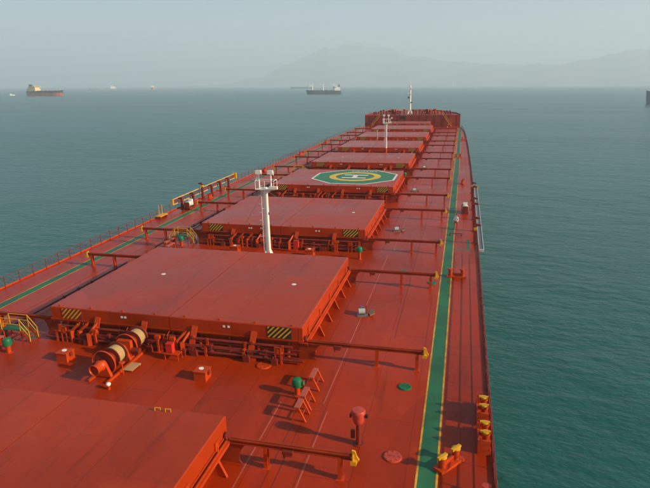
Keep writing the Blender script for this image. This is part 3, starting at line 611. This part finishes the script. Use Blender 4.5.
def trestle(x, y, label, ln=0.95, side=1):
    t = thing('trestle', label, 'trestle', (x, y, 0), group='red trestles')
    MB().box(-0.16, 0.16, -ln / 2, ln / 2, 0.86, 0.95).bar((-0.11, -ln / 2, 0.83), (-0.11, ln / 2, 0.83), 0.05, 0.1).build('top_plate', 'seam_light', t)
    for yy in (-1, 1):
        MB().bar((side * 0.08, yy * (ln / 2 - 0.06), 0.87), (side * 0.48, yy * (ln / 2 - 0.06), 0.0), 0.13, 0.09).build('leg', 'steel_red', t)
        MB().bar((-side * 0.08, yy * (ln / 2 - 0.06), 0.87), (-side * 0.30, yy * (ln / 2 - 0.06), 0.0), 0.07, 0.07).build('leg', 'steel_red', t)
    MB().bar((side * 0.28, -ln / 2, 0.42), (side * 0.28, ln / 2, 0.42), 0.05, 0.05).build('brace', 'steel_red', t)
trestle(11.65, 30.2, 'red trestle, the one of the starboard row closest to the hatch with two white pads', 1.25); trestle(11.7, 27.95, 'middle one of three red trestles beside the green ventilator', 1.05); trestle(11.7, 26.7, 'red trestle, the one of the starboard row closest to the tall ventilator', 0.95)
trestle(-12.6, 30.2, 'red trestle by the yellow-railed steps on the port side', 1.2, -1); trestle(-12.6, 28.4, 'red trestle beside the port green ventilator', 1.0, -1)
trestle(-13.0, 56.6, 'red trestle beside the far yellow-railed steps', 2.0, -1); trestle(-12.0, 55.0, 'long red trestle aft of the far yellow-railed steps', 1.6, -1)

def steps(loc, label, rz=0):
    t = thing('crossing_steps', label, 'steps', loc, rz, 'yellow-railed crossing steps')
    MB().box(-0.9, 0.9, -0.4, 0.4, 0.86, 0.92).build('platform', 'walk_green', t)
    for i in range(3):
        for s in (-1, 1): x = s * (0.98 + i * 0.24); MB().box(x - 0.11, x + 0.11, -0.36, 0.36, 0.64 - i * 0.22, 0.67 - i * 0.22).build('tread', 'walk_green', t)
    for yy in (-0.42, 0.42):
        MB().bar((-1.62, yy, 0.0), (-0.86, yy, 0.88), 0.05, 0.16).build('stringer', 'steel_red', t); MB().bar((1.62, yy, 0.0), (0.86, yy, 0.88), 0.05, 0.16).build('stringer', 'steel_red', t)
        for x in (-0.85, 0.85): MB().cyl((x, yy, 0.9), (x, yy, 1.85), 0.035, n=8).build('rail_post', 'yellow', t)
        for x in (-1.58, 1.58): MB().cyl((x, yy, 0.05), (x, yy, 0.95), 0.035, n=8).build('rail_post', 'yellow', t)
        for z in (0.95, 0.5): MB().path([(-1.58, yy, z), (-0.85, yy, z + 0.9), (0.85, yy, z + 0.9), (1.58, yy, z)], 0.032, 6).build('handrail', 'yellow', t)
    for x in (-0.8, 0.8):
        for yy in (-0.36, 0.36): MB().bar((x, yy, 0), (x, yy, 0.86), 0.07, 0.07).build('leg', 'steel_red', t)
steps((-12.7, 32.2, 0), 'yellow-railed steps with green platform over pipes beside the large near hatch')
steps((-12.5, 59.0, 0), 'yellow-railed steps over pipes at the corner by the port green walkway')
steps((-12.4, 109.2, 0), 'yellow-railed steps over pipes forward of the helicopter hatch')

# mooring winch with two rope drums, shaft fore and aft
t = thing('mooring_winch', 'red mooring winch with two cream rope drums on the near cross deck', 'winch', (-2.35, 30.2, 0))
MB().box(-0.75, -0.6, -2.6, 3.0, 0, 0.16).box(0.6, 0.75, -2.6, 3.0, 0, 0.16).box(-0.6, 0.6, -1.9, -1.7, 0, 0.14).box(-0.6, 0.6, 2.7, 2.9, 0, 0.14).box(-0.6, 0.6, 0.3, 0.5, 0, 0.14).build('bed', 'steel_red', t)
MB().cyl((0, -2.4, 1.0), (0, 3.0, 1.0), 0.13, n=12).build('shaft', 'dark_red', t, smooth=True)
for y in (-1.85, 0.42, 2.8): MB().prism([(-0.6, y - 0.12, 0.14), (0.6, y - 0.12, 0.14), (0.24, y - 0.12, 1.12), (0.1, y - 0.12, 1.25), (-0.1, y - 0.12, 1.25), (-0.24, y - 0.12, 1.12)], (0, 0.24, 0)).build('pedestal', 'steel_red', t)
MB().lathe([(0.12, 0.22), (0.27, 0.20), (0.34, 0.0), (0.38, 0.0), (0.33, 0.2), (0.31, 0.42), (0.34, 0.6), (0.40, 0.7), (0.15, 0.72)], (0, -2.8, 1.0), (0, 1, 0), 20).build('warping_head', 'steel_red', t, smooth=True)
for y0 in (-1.62, 0.98):
    dr = MB().lathe([(0.2, 0), (0.80, 0.0), (0.82, 0.03), (0.80, 0.07), (0.3, 0.08), (0.3, 1.42), (0.80, 1.43), (0.82, 1.47), (0.80, 1.5), (0.2, 1.5)], (0, y0, 1.0), (0, 1, 0), 28).lathe([(0.3, 0.62), (0.74, 0.62), (0.74, 0.68), (0.3, 0.68)], (0, y0, 1.0), (0, 1, 0), 24).build('drum', 'dark_red', t, smooth=True)
    MB().lathe([(0.3, 0.70), (0.62, 0.70), (0.64, 0.9), (0.635, 1.2), (0.62, 1.41), (0.3, 1.41)], (0, y0, 1.0), (0, 1, 0), 28).build('rope', 'rope', dr, smooth=True)
    MB().lathe([(0.3, 0.10), (0.46, 0.10), (0.47, 0.4), (0.46, 0.61), (0.3, 0.61)], (0, y0, 1.0), (0, 1, 0), 24).build('inner_turns', 'dark_red', dr, smooth=True)
    MB().lathe([(0.84, -0.13), (0.88, -0.13), (0.88, -0.02), (0.84, -0.02)], (0, y0, 1.0), (0, 1, 0), 28, close=False).build('brake_band', 'steel_red', dr)
MB().box(-0.5, 0.55, 0.56, 0.92, 0.16, 1.5).build('gearbox', 'steel_red', t); MB().cyl((0.55, 0.74, 0.75), (1.15, 0.74, 0.75), 0.22, n=14).build('motor', 'dark_red', t, smooth=True)
MB().box(0.78, 1.5, -0.9, 0.2, 0.10, 0.14).box(0.8, 0.86, -0.88, -0.82, 0, 0.1).box(1.42, 1.48, 0.1, 0.16, 0, 0.1).build('drip_tray', 'tan', t)
MB().cyl((1.0, -1.2, 0), (1.0, -1.2, 0.85), 0.04, n=8).lathe([(0.02, 0), (0.2, 0), (0.21, 0.03), (0.2, 0.06), (0.02, 0.06)], (1.0, -1.2, 0.85), n=14).build('brake_wheel', 'steel_red', t)
t = thing('standpipe', 'small white-capped standpipe at the foot of the rope winch', 'pipe cap', (-1.15, 27.1, 0)); MB().cyl((0, 0, 0), (0, 0, 0.32), 0.1, n=10).build('pipe', 'steel_red', t); MB().lathe([(0.14, 0), (0.16, 0.1), (0.1, 0.17), (0.02, 0.18)], (0, 0, 0.3), n=12).build('cap', 'white', t)
t = thing('deck_hook', 'bent yellow hook rising from deck between deck box and winch', 'hook', (-4.4, 30.2, 0)); MB().path([(0, 0, 0), (0, 0, 0.42), (0.08, 0.12, 0.55), (0.12, 0.25, 0.45)], 0.035, 6).build('bar', 'yellow', t); MB().box(-0.1, 0.1, -0.1, 0.1, 0, 0.02).build('foot', 'yellow', t)
t = thing('hose_cabinet', 'bright red hose box on a small red stand by the hatch rim', 'hose box', (0.75, 31.7, 0))
MB().box(-0.24, 0.24, -0.2, 0.2, 0.5, 1.15).build('cabinet', 'bright_red', t); MB().box(-0.26, 0.26, -0.22, 0.22, 1.15, 1.2).build('lid', 'bright_red', t)
MB().box(-0.35, 0.75, -0.35, 0.3, 0.44, 0.49).build('shelf', 'steel_red', t)
for x, y in ((-0.3, -0.3), (0.7, -0.3), (-0.3, 0.25), (0.7, 0.25)): MB().bar((x, y, 0), (x, y, 0.44), 0.06, 0.06).build('leg', 'steel_red', t)
t = thing('hose_cabinet', 'bright red hose box between the first white mast and the hatch rim', 'hose box', (2.4, 57.6, 0)); MB().box(-0.24, 0.24, -0.2, 0.2, 0.5, 1.3).build('cabinet', 'bright_red', t); MB().box(-0.26, 0.26, -0.22, 0.22, 1.3, 1.35).build('lid', 'bright_red', t); MB().box(-0.06, 0.06, -0.06, 0.06, 0, 0.5).build('leg', 'steel_red', t)

def disc(x, y, r, label, mat, rim=None, h=0.07):
    t = thing('manhole_cover', label, 'manhole cover', (x, y, 0), group='round manhole covers')
    MB().lathe([(0.02, 0), (r * 1.05, 0), (r * 1.05, h * 0.4), (r, h * 0.45), (r * 0.98, h), (0.02, h)], n=24).build('cover', mat, t)
    for k in range(8): a = 2 * math.pi * k / 8; MB().cyl((r * 0.8 * math.cos(a), r * 0.8 * math.sin(a), h), (r * 0.8 * math.cos(a), r * 0.8 * math.sin(a), h + 0.04), 0.035, n=6).build('bolt', rim or mat, t)
    MB().path([(-0.12, 0, h), (-0.12, 0, h + 0.08), (0.12, 0, h + 0.08), (0.12, 0, h)], 0.018, 5).build('handle', rim or mat, t)
disc(17.42, 24.3, 0.46, 'round red manhole cover beside the green walkway near the tall ventilator', 'vent_red', 'seam_light')
disc(17.35, 31.2, 0.40, 'round green manhole cover beside the green walkway near the yellow beam end', 'vent_green')
disc(18.0, 50.3, 0.40, 'round green manhole cover near the walkway forward of the large near hatch', 'vent_green'); disc(15.0, 53.0, 0.45, 'round green manhole cover between the starboard track beams of two hatches', 'vent_green')
disc(7.6, 32.0, 0.5, 'flat red manhole ring on deck in front of the black and yellow panel', 'steel_red')

def machine(x, y, label, rz=0.3):
    t = thing('deck_pump', label, 'pump', (x, y, 0), rz, 'small grey deck machines')
    MB().box(-0.5, 0.4, -0.35, 0.4, 0, 0.1).build('base', 'grey_machine', t); MB().cyl((-0.35, 0, 0.36), (0.2, 0, 0.36), 0.24, n=14).build('motor', 'galvanised', t, smooth=True)
    MB().box(-0.15, 0.12, 0.15, 0.5, 0.1, 0.62).build('gear_case', 'grey_machine', t); MB().cyl((0.3, 0.1, 0.1), (0.3, 0.1, 0.8), 0.06, n=8).build('lever', 'dark_red', t)
    MB().prism([(0.55, -0.5, 0.12), (0.95, -0.5, 0.30), (0.95, 0.55, 0.30), (0.55, 0.55, 0.12)], (-0.02, 0, 0.05)).build('cover_plate', 'tan', t)
    MB().box(0.6, 0.66, -0.3, 0.3, 0, 0.14).build('plate_foot', 'dark_red', t)
machine(12.8, 41.7, 'grey deck pump with tan plate on the deck right of the large near hatch'); machine(12.6, 68.3, 'grey deck pump with tan plate beside the hatch forward of the first mast'); machine(12.6, 94.5, 'grey deck pump with tan plate beside the helicopter hatch'); machine(12.5, 120.0, 'grey deck pump beside the hatch forward of the helicopter hatch')

# ---------------------------------------------------------------- bitts and fairleads on the starboard side
def bitts(x, y, rz, label, cap='yellow', h=0.78, sp=1.05, r=0.19):
    t = thing('mooring_bitts', label, 'bitts', (x, y, 0), rz, 'mooring bitts along the side')
    MB().box(-sp / 2 - 0.35, sp / 2 + 0.35, -0.3, 0.3, 0, 0.16).box(-sp / 2, sp / 2, -0.05, 0.05, 0.16, 0.42).build('base', 'steel_red', t)
    for s in (-1, 1):
        po = MB().cyl((s * sp / 2, 0, 0.16), (s * sp / 2, 0, h - 0.12), r, n=18).build('post', 'steel_red', t, smooth=True)
        MB().lathe([(r, -0.09), (r + 0.04, -0.06), (r + 0.04, -0.02), (r, 0.01), (0.03, 0.02)], (s * sp / 2, 0, h), n=18).build('cap', cap, po, smooth=True)
        MB().bar((s * sp / 2 - r - 0.13, 0.0, h - 0.02), (s * sp / 2 + r + 0.13, 0.0, h - 0.02), 0.16, 0.12).build('cross_pin', cap, po)
bitts(20.25, 24.3, R(52), 'pair of yellow-capped red mooring bitts on the edge of the green walkway')
bitts(20.2, 52.4, 0.0, 'pair of red mooring bitts abreast of the gap before the first mast', 'vent_red', 0.85, 1.15)
bitts(19.4, 138.5, R(20), 'pair of red mooring bitts abreast of the second white mast', 'dark_red'); bitts(20.6, 178, 0.2, 'pair of red mooring bitts on the starboard side well forward', 'dark_red')
bitts(20.6, 103, R(80), 'pair of dark mooring bitts forward of the silver boarding ladder', 'dark_red')
bitts(-20.6, 84, R(100), 'pair of dark mooring bitts inboard of the tan boarding ladder', 'dark_red'); bitts(-21.0, 112, R(90), 'pair of dark mooring bitts on the port edge forward of the helicopter hatch', 'dark_red'); bitts(-20.8, 168, R(90), 'pair of dark mooring bitts on the port edge well forward', 'dark_red')
bitts(-20.6, 140, R(60), 'pair of dark mooring bitts on the port edge abreast of the second mast', 'dark_red')
def fairlead(y, label, ln=1.9):
    t = thing('roller_fairlead', label, 'fairlead', (22.0, y, 0), group='roller fairleads at the starboard edge')
    MB().box(-0.34, 0.34, -ln / 2, ln / 2, 0, 0.3).box(-0.34, -0.28, -ln / 2, ln / 2, 0.3, 0.75).build('base', 'steel_red', t)
    for yy in (-0.42, 0.42):
        ro = MB().lathe([(0.16, 0.3), (0.2, 0.34), (0.15, 0.6), (0.2, 0.86), (0.24, 0.9), (0.24, 0.98), (0.05, 1.0)], (0.05, yy, 0), n=16).build('roller', 'steel_red', t, smooth=True)
        MB().lathe([(0.19, 0), (0.2, 0.03), (0.18, 0.08), (0.05, 0.1)], (0.05, yy, 1.0), n=16).bar((0.05 - 0.27, yy, 1.05), (0.05 + 0.25, yy, 1.05), 0.13, 0.12).build('roller_cap', 'yellow', ro, smooth=True)
    for yy in (-ln / 2 + 0.05, ln / 2 - 0.05): MB().box(-0.3, 0.3, yy - 0.05, yy + 0.05, 0.3, 0.85).build('cheek', 'steel_red', t)
    MB().box(-0.2, 0.25, ln / 2 + 0.002, ln / 2 + 0.25, 0, 0.4).build('foot_bracket', 'dark_red', t)
fairlead(28.9, 'red roller fairlead with two yellow rollers at the edge, forward one of the pair'); fairlead(26.4, 'red roller fairlead with two yellow rollers at the edge, after one of the pair')
t = thing('side_valve', 'small red valve standing at the starboard edge aft of the fairleads', 'valve', (22.0, 22.4, 0)); MB().cyl((0, 0, 0), (0, 0, 0.6), 0.08, n=10).build('stem', 'steel_red', t); MB().lathe([(0.03, 0), (0.2, 0), (0.21, 0.04), (0.03, 0.05)], (0, 0, 0.6), n=14).build('handwheel', 'vent_red', t)

# ---------------------------------------------------------------- boarding ladders
def boarding(side, y0, y1, mat, label, z, x, flat_):
    t = thing('boarding_ladder', label, 'boarding ladder', (side * x, y0, 0)); L = y1 - y0
    for o_ in ((-0.25, 0), (0.25, 0)) if flat_ else ((0, -0.4), (0, 0.4)):
        MB().bar((o_[0], 0, z + o_[1]), (o_[0], L, z + o_[1]), 0.09, 0.2 if flat_ else 0.13).build('stringer', mat, t)
    k = int(L / 0.45)
    tr = (MB().box(-0.2, 0.2, -0.18, 0.18, -0.015, 0.015) if flat_ else MB().box(-0.02, 0.02, -0.08, 0.08, -0.35, 0.35)).mesh('tread', 'grey_machine' if flat_ else 'dark_red')
    for i in range(k): put(tr, 'tread', t, (0, 0.3 + i * (L - 0.6) / (k - 1), z + 0.02))
    e = MB().box(-0.3 if flat_ else -0.12, 0.3 if flat_ else 0.12, -0.25, 0.1, z - (0.12 if flat_ else 0.42), z + (0.12 if flat_ else 0.42)).build('end_frame', 'galvanised' if flat_ else 'yellow', t); MB().box(-0.4, 0.4, L - 0.1, L + 0.3, z - (0.2 if flat_ else 0.5), z + (0.25 if flat_ else 0.6)).build('end_frame', 'yellow', t)
    if False:
        for s in (-0.45, 0.45):
            MB().cyl((s, 0, z + 0.9), (s, L, z + 0.9), 0.03, n=6).build('handrail', mat, t)
            for i in range(10): MB().cyl((s, L * (i + 0.5) / 10, z), (s, L * (i + 0.5) / 10, z + 0.9), 0.025, n=6).build('stanchion', mat, t)
    return t
boarding(1, 61.5, 98.5, 'galvanised', 'silver boarding ladder stowed outboard along the starboard edge', 0.1, 22.8, True)
boarding(-1, 74.5, 98.5, 'ladder_tan', 'tan boarding ladder stowed on edge along the port rail', 1.35, 22.2, False)
def davit(x, y, label, h=1.9, yel=True, s=1):
    t = thing('davit', label, 'davit', (x, y, 0), group='boarding ladder davits')
    MB().box(-0.16, 0.16, -0.16, 0.16, 0, h).box(-0.3, 0.3, -0.3, 0.3, 0, 0.06).build('column', 'dark_red', t)
    MB().prism([(0, -0.08, h - 0.1), (s * 0.62, -0.08, h - 0.1), (s * 0.62, -0.08, h + 0.1), (0, -0.08, h + 0.25)], (0, 0.16, 0)).build('arm', 'dark_red', t)
    MB().cyl((0, -0.25, h - 0.4), (0, 0.25, h - 0.4), 0.2, n=12).build('sheave', 'yellow' if yel else 'dark_red', t)
for i, y in enumerate((64.5, 70.0, 76.0, 82.0, 88.5, 94.5)): davit(22.1, y, 'dark red davit post holding the silver boarding ladder', 1.7 if i % 2 else 2.2, i in (0, 5))
for i, y in enumerate((76.2, 80.0, 83.4, 87.0, 90.6, 94.2)): davit(-21.6, y, 'dark red davit post holding the tan boarding ladder', 1.6 if i != 2 else 2.6, i == 2, -1)
for (x, y, s, lb) in ((21.0, 80.0, 1, 'white-drummed hoist winch beside the silver boarding ladder'), (-20.6, 76.6, -1, 'white-drummed hoist winch beside the tan boarding ladder')):
    t = thing('hoist_winch', lb, 'winch', (x, y, 0)); MB().box(-0.45, 0.45, -0.9, 0.9, 0, 0.25).box(-0.4, 0.4, -0.9, -0.75, 0.25, 1.1).box(-0.4, 0.4, 0.75, 0.9, 0.25, 1.1).build('bed', 'dark_red', t)
    MB().lathe([(0.2, -0.7), (0.45, -0.7), (0.45, -0.62), (0.3, -0.6), (0.3, 0.15), (0.45, 0.18), (0.45, 0.25), (0.2, 0.25)], (0, 0, 0.75), (0, 1, 0), 16).build('drum', 'white', t, smooth=True); MB().box(-0.3, 0.3, 0.3, 0.72, 0.45, 1.35).build('motor', 'white', t)
    MB().box(-0.5, -0.2, 0.95, 1.4, 0.1, 0.9).build('control_box', 'black', t)
t = thing('rail_gate', 'yellow platform with two upright posts at the port edge', 'platform', (-21.9, 70.3, 0)); MB().box(-0.5, 0.5, -1.0, 1.0, 0.3, 0.42).build('deck_plate', 'yellow', t)
for y in (-0.5, 0.35): MB().cyl((0, y, 0.42), (0, y, 1.9), 0.05, n=8).build('post', 'yellow', t)
for y in (-0.9, 0.9): MB().box(-0.4, 0.4, y - 0.05, y + 0.05, 0, 0.3).build('leg', 'dark_red', t)
# yellow mesh barrier forward of the helicopter hatch
t = thing('barrier', 'long yellow barrier rail on port side forward of the helicopter hatch', 'barrier', (-12.4, 103.4, 0))
for z in (0.6, 1.2): MB().cyl((-2.6, 0, z), (3.4, 0, z), 0.05, n=6).build('rail', 'yellow', t)
for i in range(7): MB().cyl((-2.6 + i, 0, 0), (-2.6 + i, 0, 1.2), 0.045, n=6).build('post', 'yellow', t)
t = thing('deck_stand', 'low dark stand lying across the deck beside the crewman', 'stand', (19.9, 67.6, 0)); MB().box(-0.8, 0.8, -0.06, 0.06, 0.2, 0.28).build('bar', 'dark_red', t)
for x in (-0.7, 0.7): MB().box(x - 0.05, x + 0.05, -0.2, 0.2, 0, 0.2).build('foot', 'dark_red', t)

# ---------------------------------------------------------------- the crewman
def person(loc, rz, label):
    t = thing('person', label, 'person', loc, rz)
    P = {'pel': (0, 0, 0.95, .145, .105), 'wai': (0, 0.0, 1.12, .13, .10), 'che': (0, 0.01, 1.34, .165, .115), 'nck': (0, 0, 1.49, .055, .055), 'hd0': (0, 0.015, 1.57, .07, .08), 'hd1': (0, 0.02, 1.66, .078, .09), 'hd2': (0, 0.01, 1.745, .05, .055)}
    E_ = [('pel', 'wai'), ('wai', 'che'), ('che', 'nck'), ('nck', 'hd0'), ('hd0', 'hd1'), ('hd1', 'hd2')]
    for s, nme in ((-1, 'l'), (1, 'r')):
        fwd = 0.16 * s
        P.update({'hip' + nme: (s * .095, 0, .88, .09, .09), 'kne' + nme: (s * .105, fwd * .7, .49, .062, .062), 'ank' + nme: (s * .11, fwd * .5, .09, .042, .045), 'toe' + nme: (s * .12, fwd * .5 + .17, .04, .04, .035),
                  'sho' + nme: (s * .19, 0, 1.40, .06, .06), 'elb' + nme: (s * .27, -.04 - fwd * .3, 1.13, .044, .044), 'wri' + nme: (s * .26, .12 - fwd * .3, .93, .032, .032), 'han' + nme: (s * .25, .17 - fwd * .3, .86, .038, .024)})
        E_ += [('pel', 'hip' + nme), ('hip' + nme, 'kne' + nme), ('kne' + nme, 'ank' + nme), ('ank' + nme, 'toe' + nme), ('che', 'sho' + nme), ('sho' + nme, 'elb' + nme), ('elb' + nme, 'wri' + nme), ('wri' + nme, 'han' + nme)]
        for k in range(4):
            P['fin%d%s' % (k, nme)] = (s * (.25 + (k - 1.5) * .006), .185 - fwd * .3 + (k - 1.5) * .019, .80 - .004 * abs(k - 1), .0085, .0085); P['tip%d%s' % (k, nme)] = (s * .235, .195 - fwd * .3 + (k - 1.5) * .019, .765 - .006 * (2 - abs(k - 1.5)), .008, .008)
            E_ += [('han' + nme, 'fin%d%s' % (k, nme)), ('fin%d%s' % (k, nme), 'tip%d%s' % (k, nme))]
        P['thu' + nme] = (s * .225, .215 - fwd * .3, .845, .010, .010); E_ += [('han' + nme, 'thu' + nme)]
    ks = list(P); me = bpy.data.meshes.new('skeleton'); me.from_pydata([P[k][:3] for k in ks], [(ks.index(a), ks.index(c)) for a, c in E_], [])
    tmp = bpy.data.objects.new('skeleton', me); C.objects.link(tmp); tmp.modifiers.new('s', 'SKIN')
    for i, k in enumerate(ks): sv = me.skin_vertices[0].data[i]; sv.radius = P[k][3:]; sv.use_root = (k == 'pel')
    tmp.modifiers.new('d', 'SUBSURF').levels = 1
    bpy.context.view_layer.update(); bm_ = bpy.data.meshes.new_from_object(tmp.evaluated_get(bpy.context.evaluated_depsgraph_get())); bpy.data.objects.remove(tmp)
    bm_.name = 'body'; bm_.materials.clear()
    for k in ('skin', 'cloth_white', 'cloth_rust', 'black'): bm_.materials.append(M[k])
    for q in bm_.polygons:
        c = q.center; q.use_smooth = True
        q.material_index = 0 if c.z > 1.475 else 3 if c.z < 0.1 else (1 if c.z > 0.93 and abs(c.x) < 0.35 and not (abs(c.x) > 0.2 and c.z < 0.97) else (0 if abs(c.x) > 0.2 and c.z > 0.7 else 2))
    put(bm_, 'body', t)
    t.scale = (1.18, 1.12, 1.08)
    MB().lathe([(0.088, 0), (0.098, 0.05), (0.085, 0.1), (0.04, 0.135), (0.01, 0.14)], (0, -0.012, 1.655), (0, -0.25, 1), 14).build('hair', 'hair', t, smooth=True)
pn = person((19.85, 70.9, 0), R(160), 'crew member in white shirt walking on deck beside the green walkway')

# ---------------------------------------------------------------- vessels at anchor
def vessel(x, y, heading, L, B, D, hullm, bootm, superm, label, kind='bulk', house=0.16, cranes=0, boot=0.5):
    t = thing('cargo_ship' if L > 60 else 'small_boat', label, 'ship' if L > 60 else 'boat', (x, y, SEA), heading, 'vessels at anchor', board=False)
    prof = [(-0.5, 0.75), (-0.47, 0.92), (-0.4, 1), (0.3, 1), (0.4, 0.82), (0.46, 0.5), (0.5, 0.0)]
    def band(z0, z1, flare, name, mat, par=t):
        lo = [(a * L, s * B / 2) for a, s in prof]; lo = lo + [(a, -s) for a, s in lo[-2::-1]]; k = len(lo)
        sh = lambda q, z: (q[0] + (0.02 * L * (z / D) if q[0] > 0.4 * L else 0), q[1], z + (0.25 * D * ((q[0] / L - 0.36) / 0.14) * (z1 == D) if q[0] > 0.36 * L and z == z1 else 0))
        return MB().add([sh(q, z0) for q in lo] + [sh(q, z1) for q in lo], [(i, (i + 1) % k, k + (i + 1) % k, k + i) for i in range(k)] + [tuple(range(k, 2 * k)), tuple(range(k))[::-1]]).build(name, mat, par)
    band(-2, D * boot, 0, 'boot_topping', bootm); hl = band(D * boot + 0.01, D, 1, 'hull', hullm)
    hx0 = -0.47 * L; hl_ = house * L
    hs = MB().box(hx0, hx0 + hl_, -B * 0.42, B * 0.42, D, D + B * 0.28).box(hx0 + hl_ * .1, hx0 + hl_ * 0.95, -B * 0.36, B * 0.36, D + B * 0.28, D + B * 0.5).box(hx0 + hl_ * 0.5, hx0 + hl_ * 1.02, -B * 0.48, B * 0.48, D + B * 0.5, D + B * 0.62).build('superstructure', superm, t)
    MB().box(hx0 + hl_ * 0.52, hx0 + hl_ * 1.025, -B * 0.40, B * 0.40, D + B * 0.54, D + B * 0.585).build('bridge_window', 'black', hs)
    MB().box(hx0 + hl_ * 0.1, hx0 + hl_ * 0.35, -B * 0.12, B * 0.12, D + B * 0.5, D + B * 0.82).build('funnel', hullm, t)
    MB().cyl((hx0 + hl_ * 0.7, 0, D + B * 0.62), (hx0 + hl_ * 0.7, 0, D + B * 0.95), 0.5 * B / 30, n=6).build('radar_mast', superm, t)
    MB().cyl((L * 0.44, 0, D), (L * 0.44, 0, D + B * 0.5), 0.6 * B / 30, n=6).build('foremast', superm, t)
    if L > 60:
        for i in range(5): xx = -0.25 * L + i * 0.135 * L; MB().box(xx, xx + 0.09 * L, -B * 0.28, B * 0.28, D, D + B * 0.07).build('hatch', bootm if kind == 'bulk' else superm, t)
    for i in range(cranes):
        xx = -0.28 * L + i * (0.62 * L / max(1, cranes - 1)); c = MB().cyl((xx, 0, D), (xx, 0, D + B * 0.75), B * 0.09, n=8).build('crane', superm, t)
        MB().bar((xx, 0, D + B * 0.7), (xx + 0.09 * L, 0, D + B * 0.98), B * 0.08, B * 0.08).box(xx - B * 0.09, xx + B * 0.09, -B * 0.09, B * 0.09, D + B * 0.6, D + B * 0.85).build('jib', superm, c); MB().bar((xx, 0, D + B * 0.75), (xx - 0.03 * L, 0, D + B * 1.05), B * 0.07, B * 0.07).build('crane_post', superm, c)
    return t
vessel(-1333, 1629, R(-8), 150, 26, 15, 'ship_dark', 'ship_red', 'ship_cream', 'bulk carrier with red lower hull and cream superstructure, riding high', boot=0.7, house=0.26)
vessel(-2831, 4099, R(215), 205, 34, 11, 'ship_grey', 'ship_grey', 'ship_white', 'long pale ship far off near the horizon', house=0.2)
vessel(-2536, 4361, R(-60), 170, 30, 16, 'ship_orange', 'ship_orange', 'ship_white', 'ship with white bridge and orange hull seen end on, far off', house=0.2)
vessel(-449, 1912, R(-166), 118, 24, 12, 'ship_dark', 'ship_dark', 'ship_white', 'dark cargo ship with white cranes and white superstructure', cranes=3, house=0.17)
vessel(-1438, 5090, R(196), 200, 30, 14, 'ship_dark', 'ship_dark', 'ship_white', 'low dark ship far behind the ship with white cranes', house=0.12)
vessel(-1515, 1684, R(30), 15, 5, 2.6, 'ship_white', 'ship_white', 'ship_white', 'small white motor boat near the cream and red bulk carrier', house=0.4)
vessel(350, 951, R(164), 120, 22, 16, 'ship_grey', 'ship_grey', 'ship_white', 'grey ship passing on the starboard side of the bow', house=0.2)
t = thing('beacon_tower', 'faint white tower at the foot of the far hills', 'tower', (-200, 11300, SEA), board=False)
MB().cyl((0, 0, -2), (0, 0, 70), 11, 8, 12).build('shaft', 'ship_white', t); MB().lathe([(9, 0), (9, 3), (6, 3), (6, 11), (0.8, 17)], (0, 0, 70), n=12).build('lantern', 'ship_white', t)

# ---------------------------------------------------------------- trim and heel
bpy.context.view_layer.update()
for o in ONBOARD: o.matrix_world = TILT @ o.matrix_world

# ---------------------------------------------------------------- haze over the sea
mt = bpy.data.materials.new('haze'); mt.use_nodes = True; n = mt.node_tree.nodes; n.remove(n['Principled BSDF'])
pv = n.new('ShaderNodeVolumePrincipled'); pv.inputs['Color'].default_value = (0.72, 0.88, 1.0, 1); pv.inputs['Density'].default_value = 2.0e-4; pv.inputs['Anisotropy'].default_value = 0.1
mt.node_tree.links.new(pv.outputs[0], n['Material Output'].inputs['Volume']); M['haze'] = mt
hz = MB().box(-26500, 26500, -26500, 26500, SEA - 1.5, 1180).build('haze', 'haze'); hz['kind'] = 'stuff'
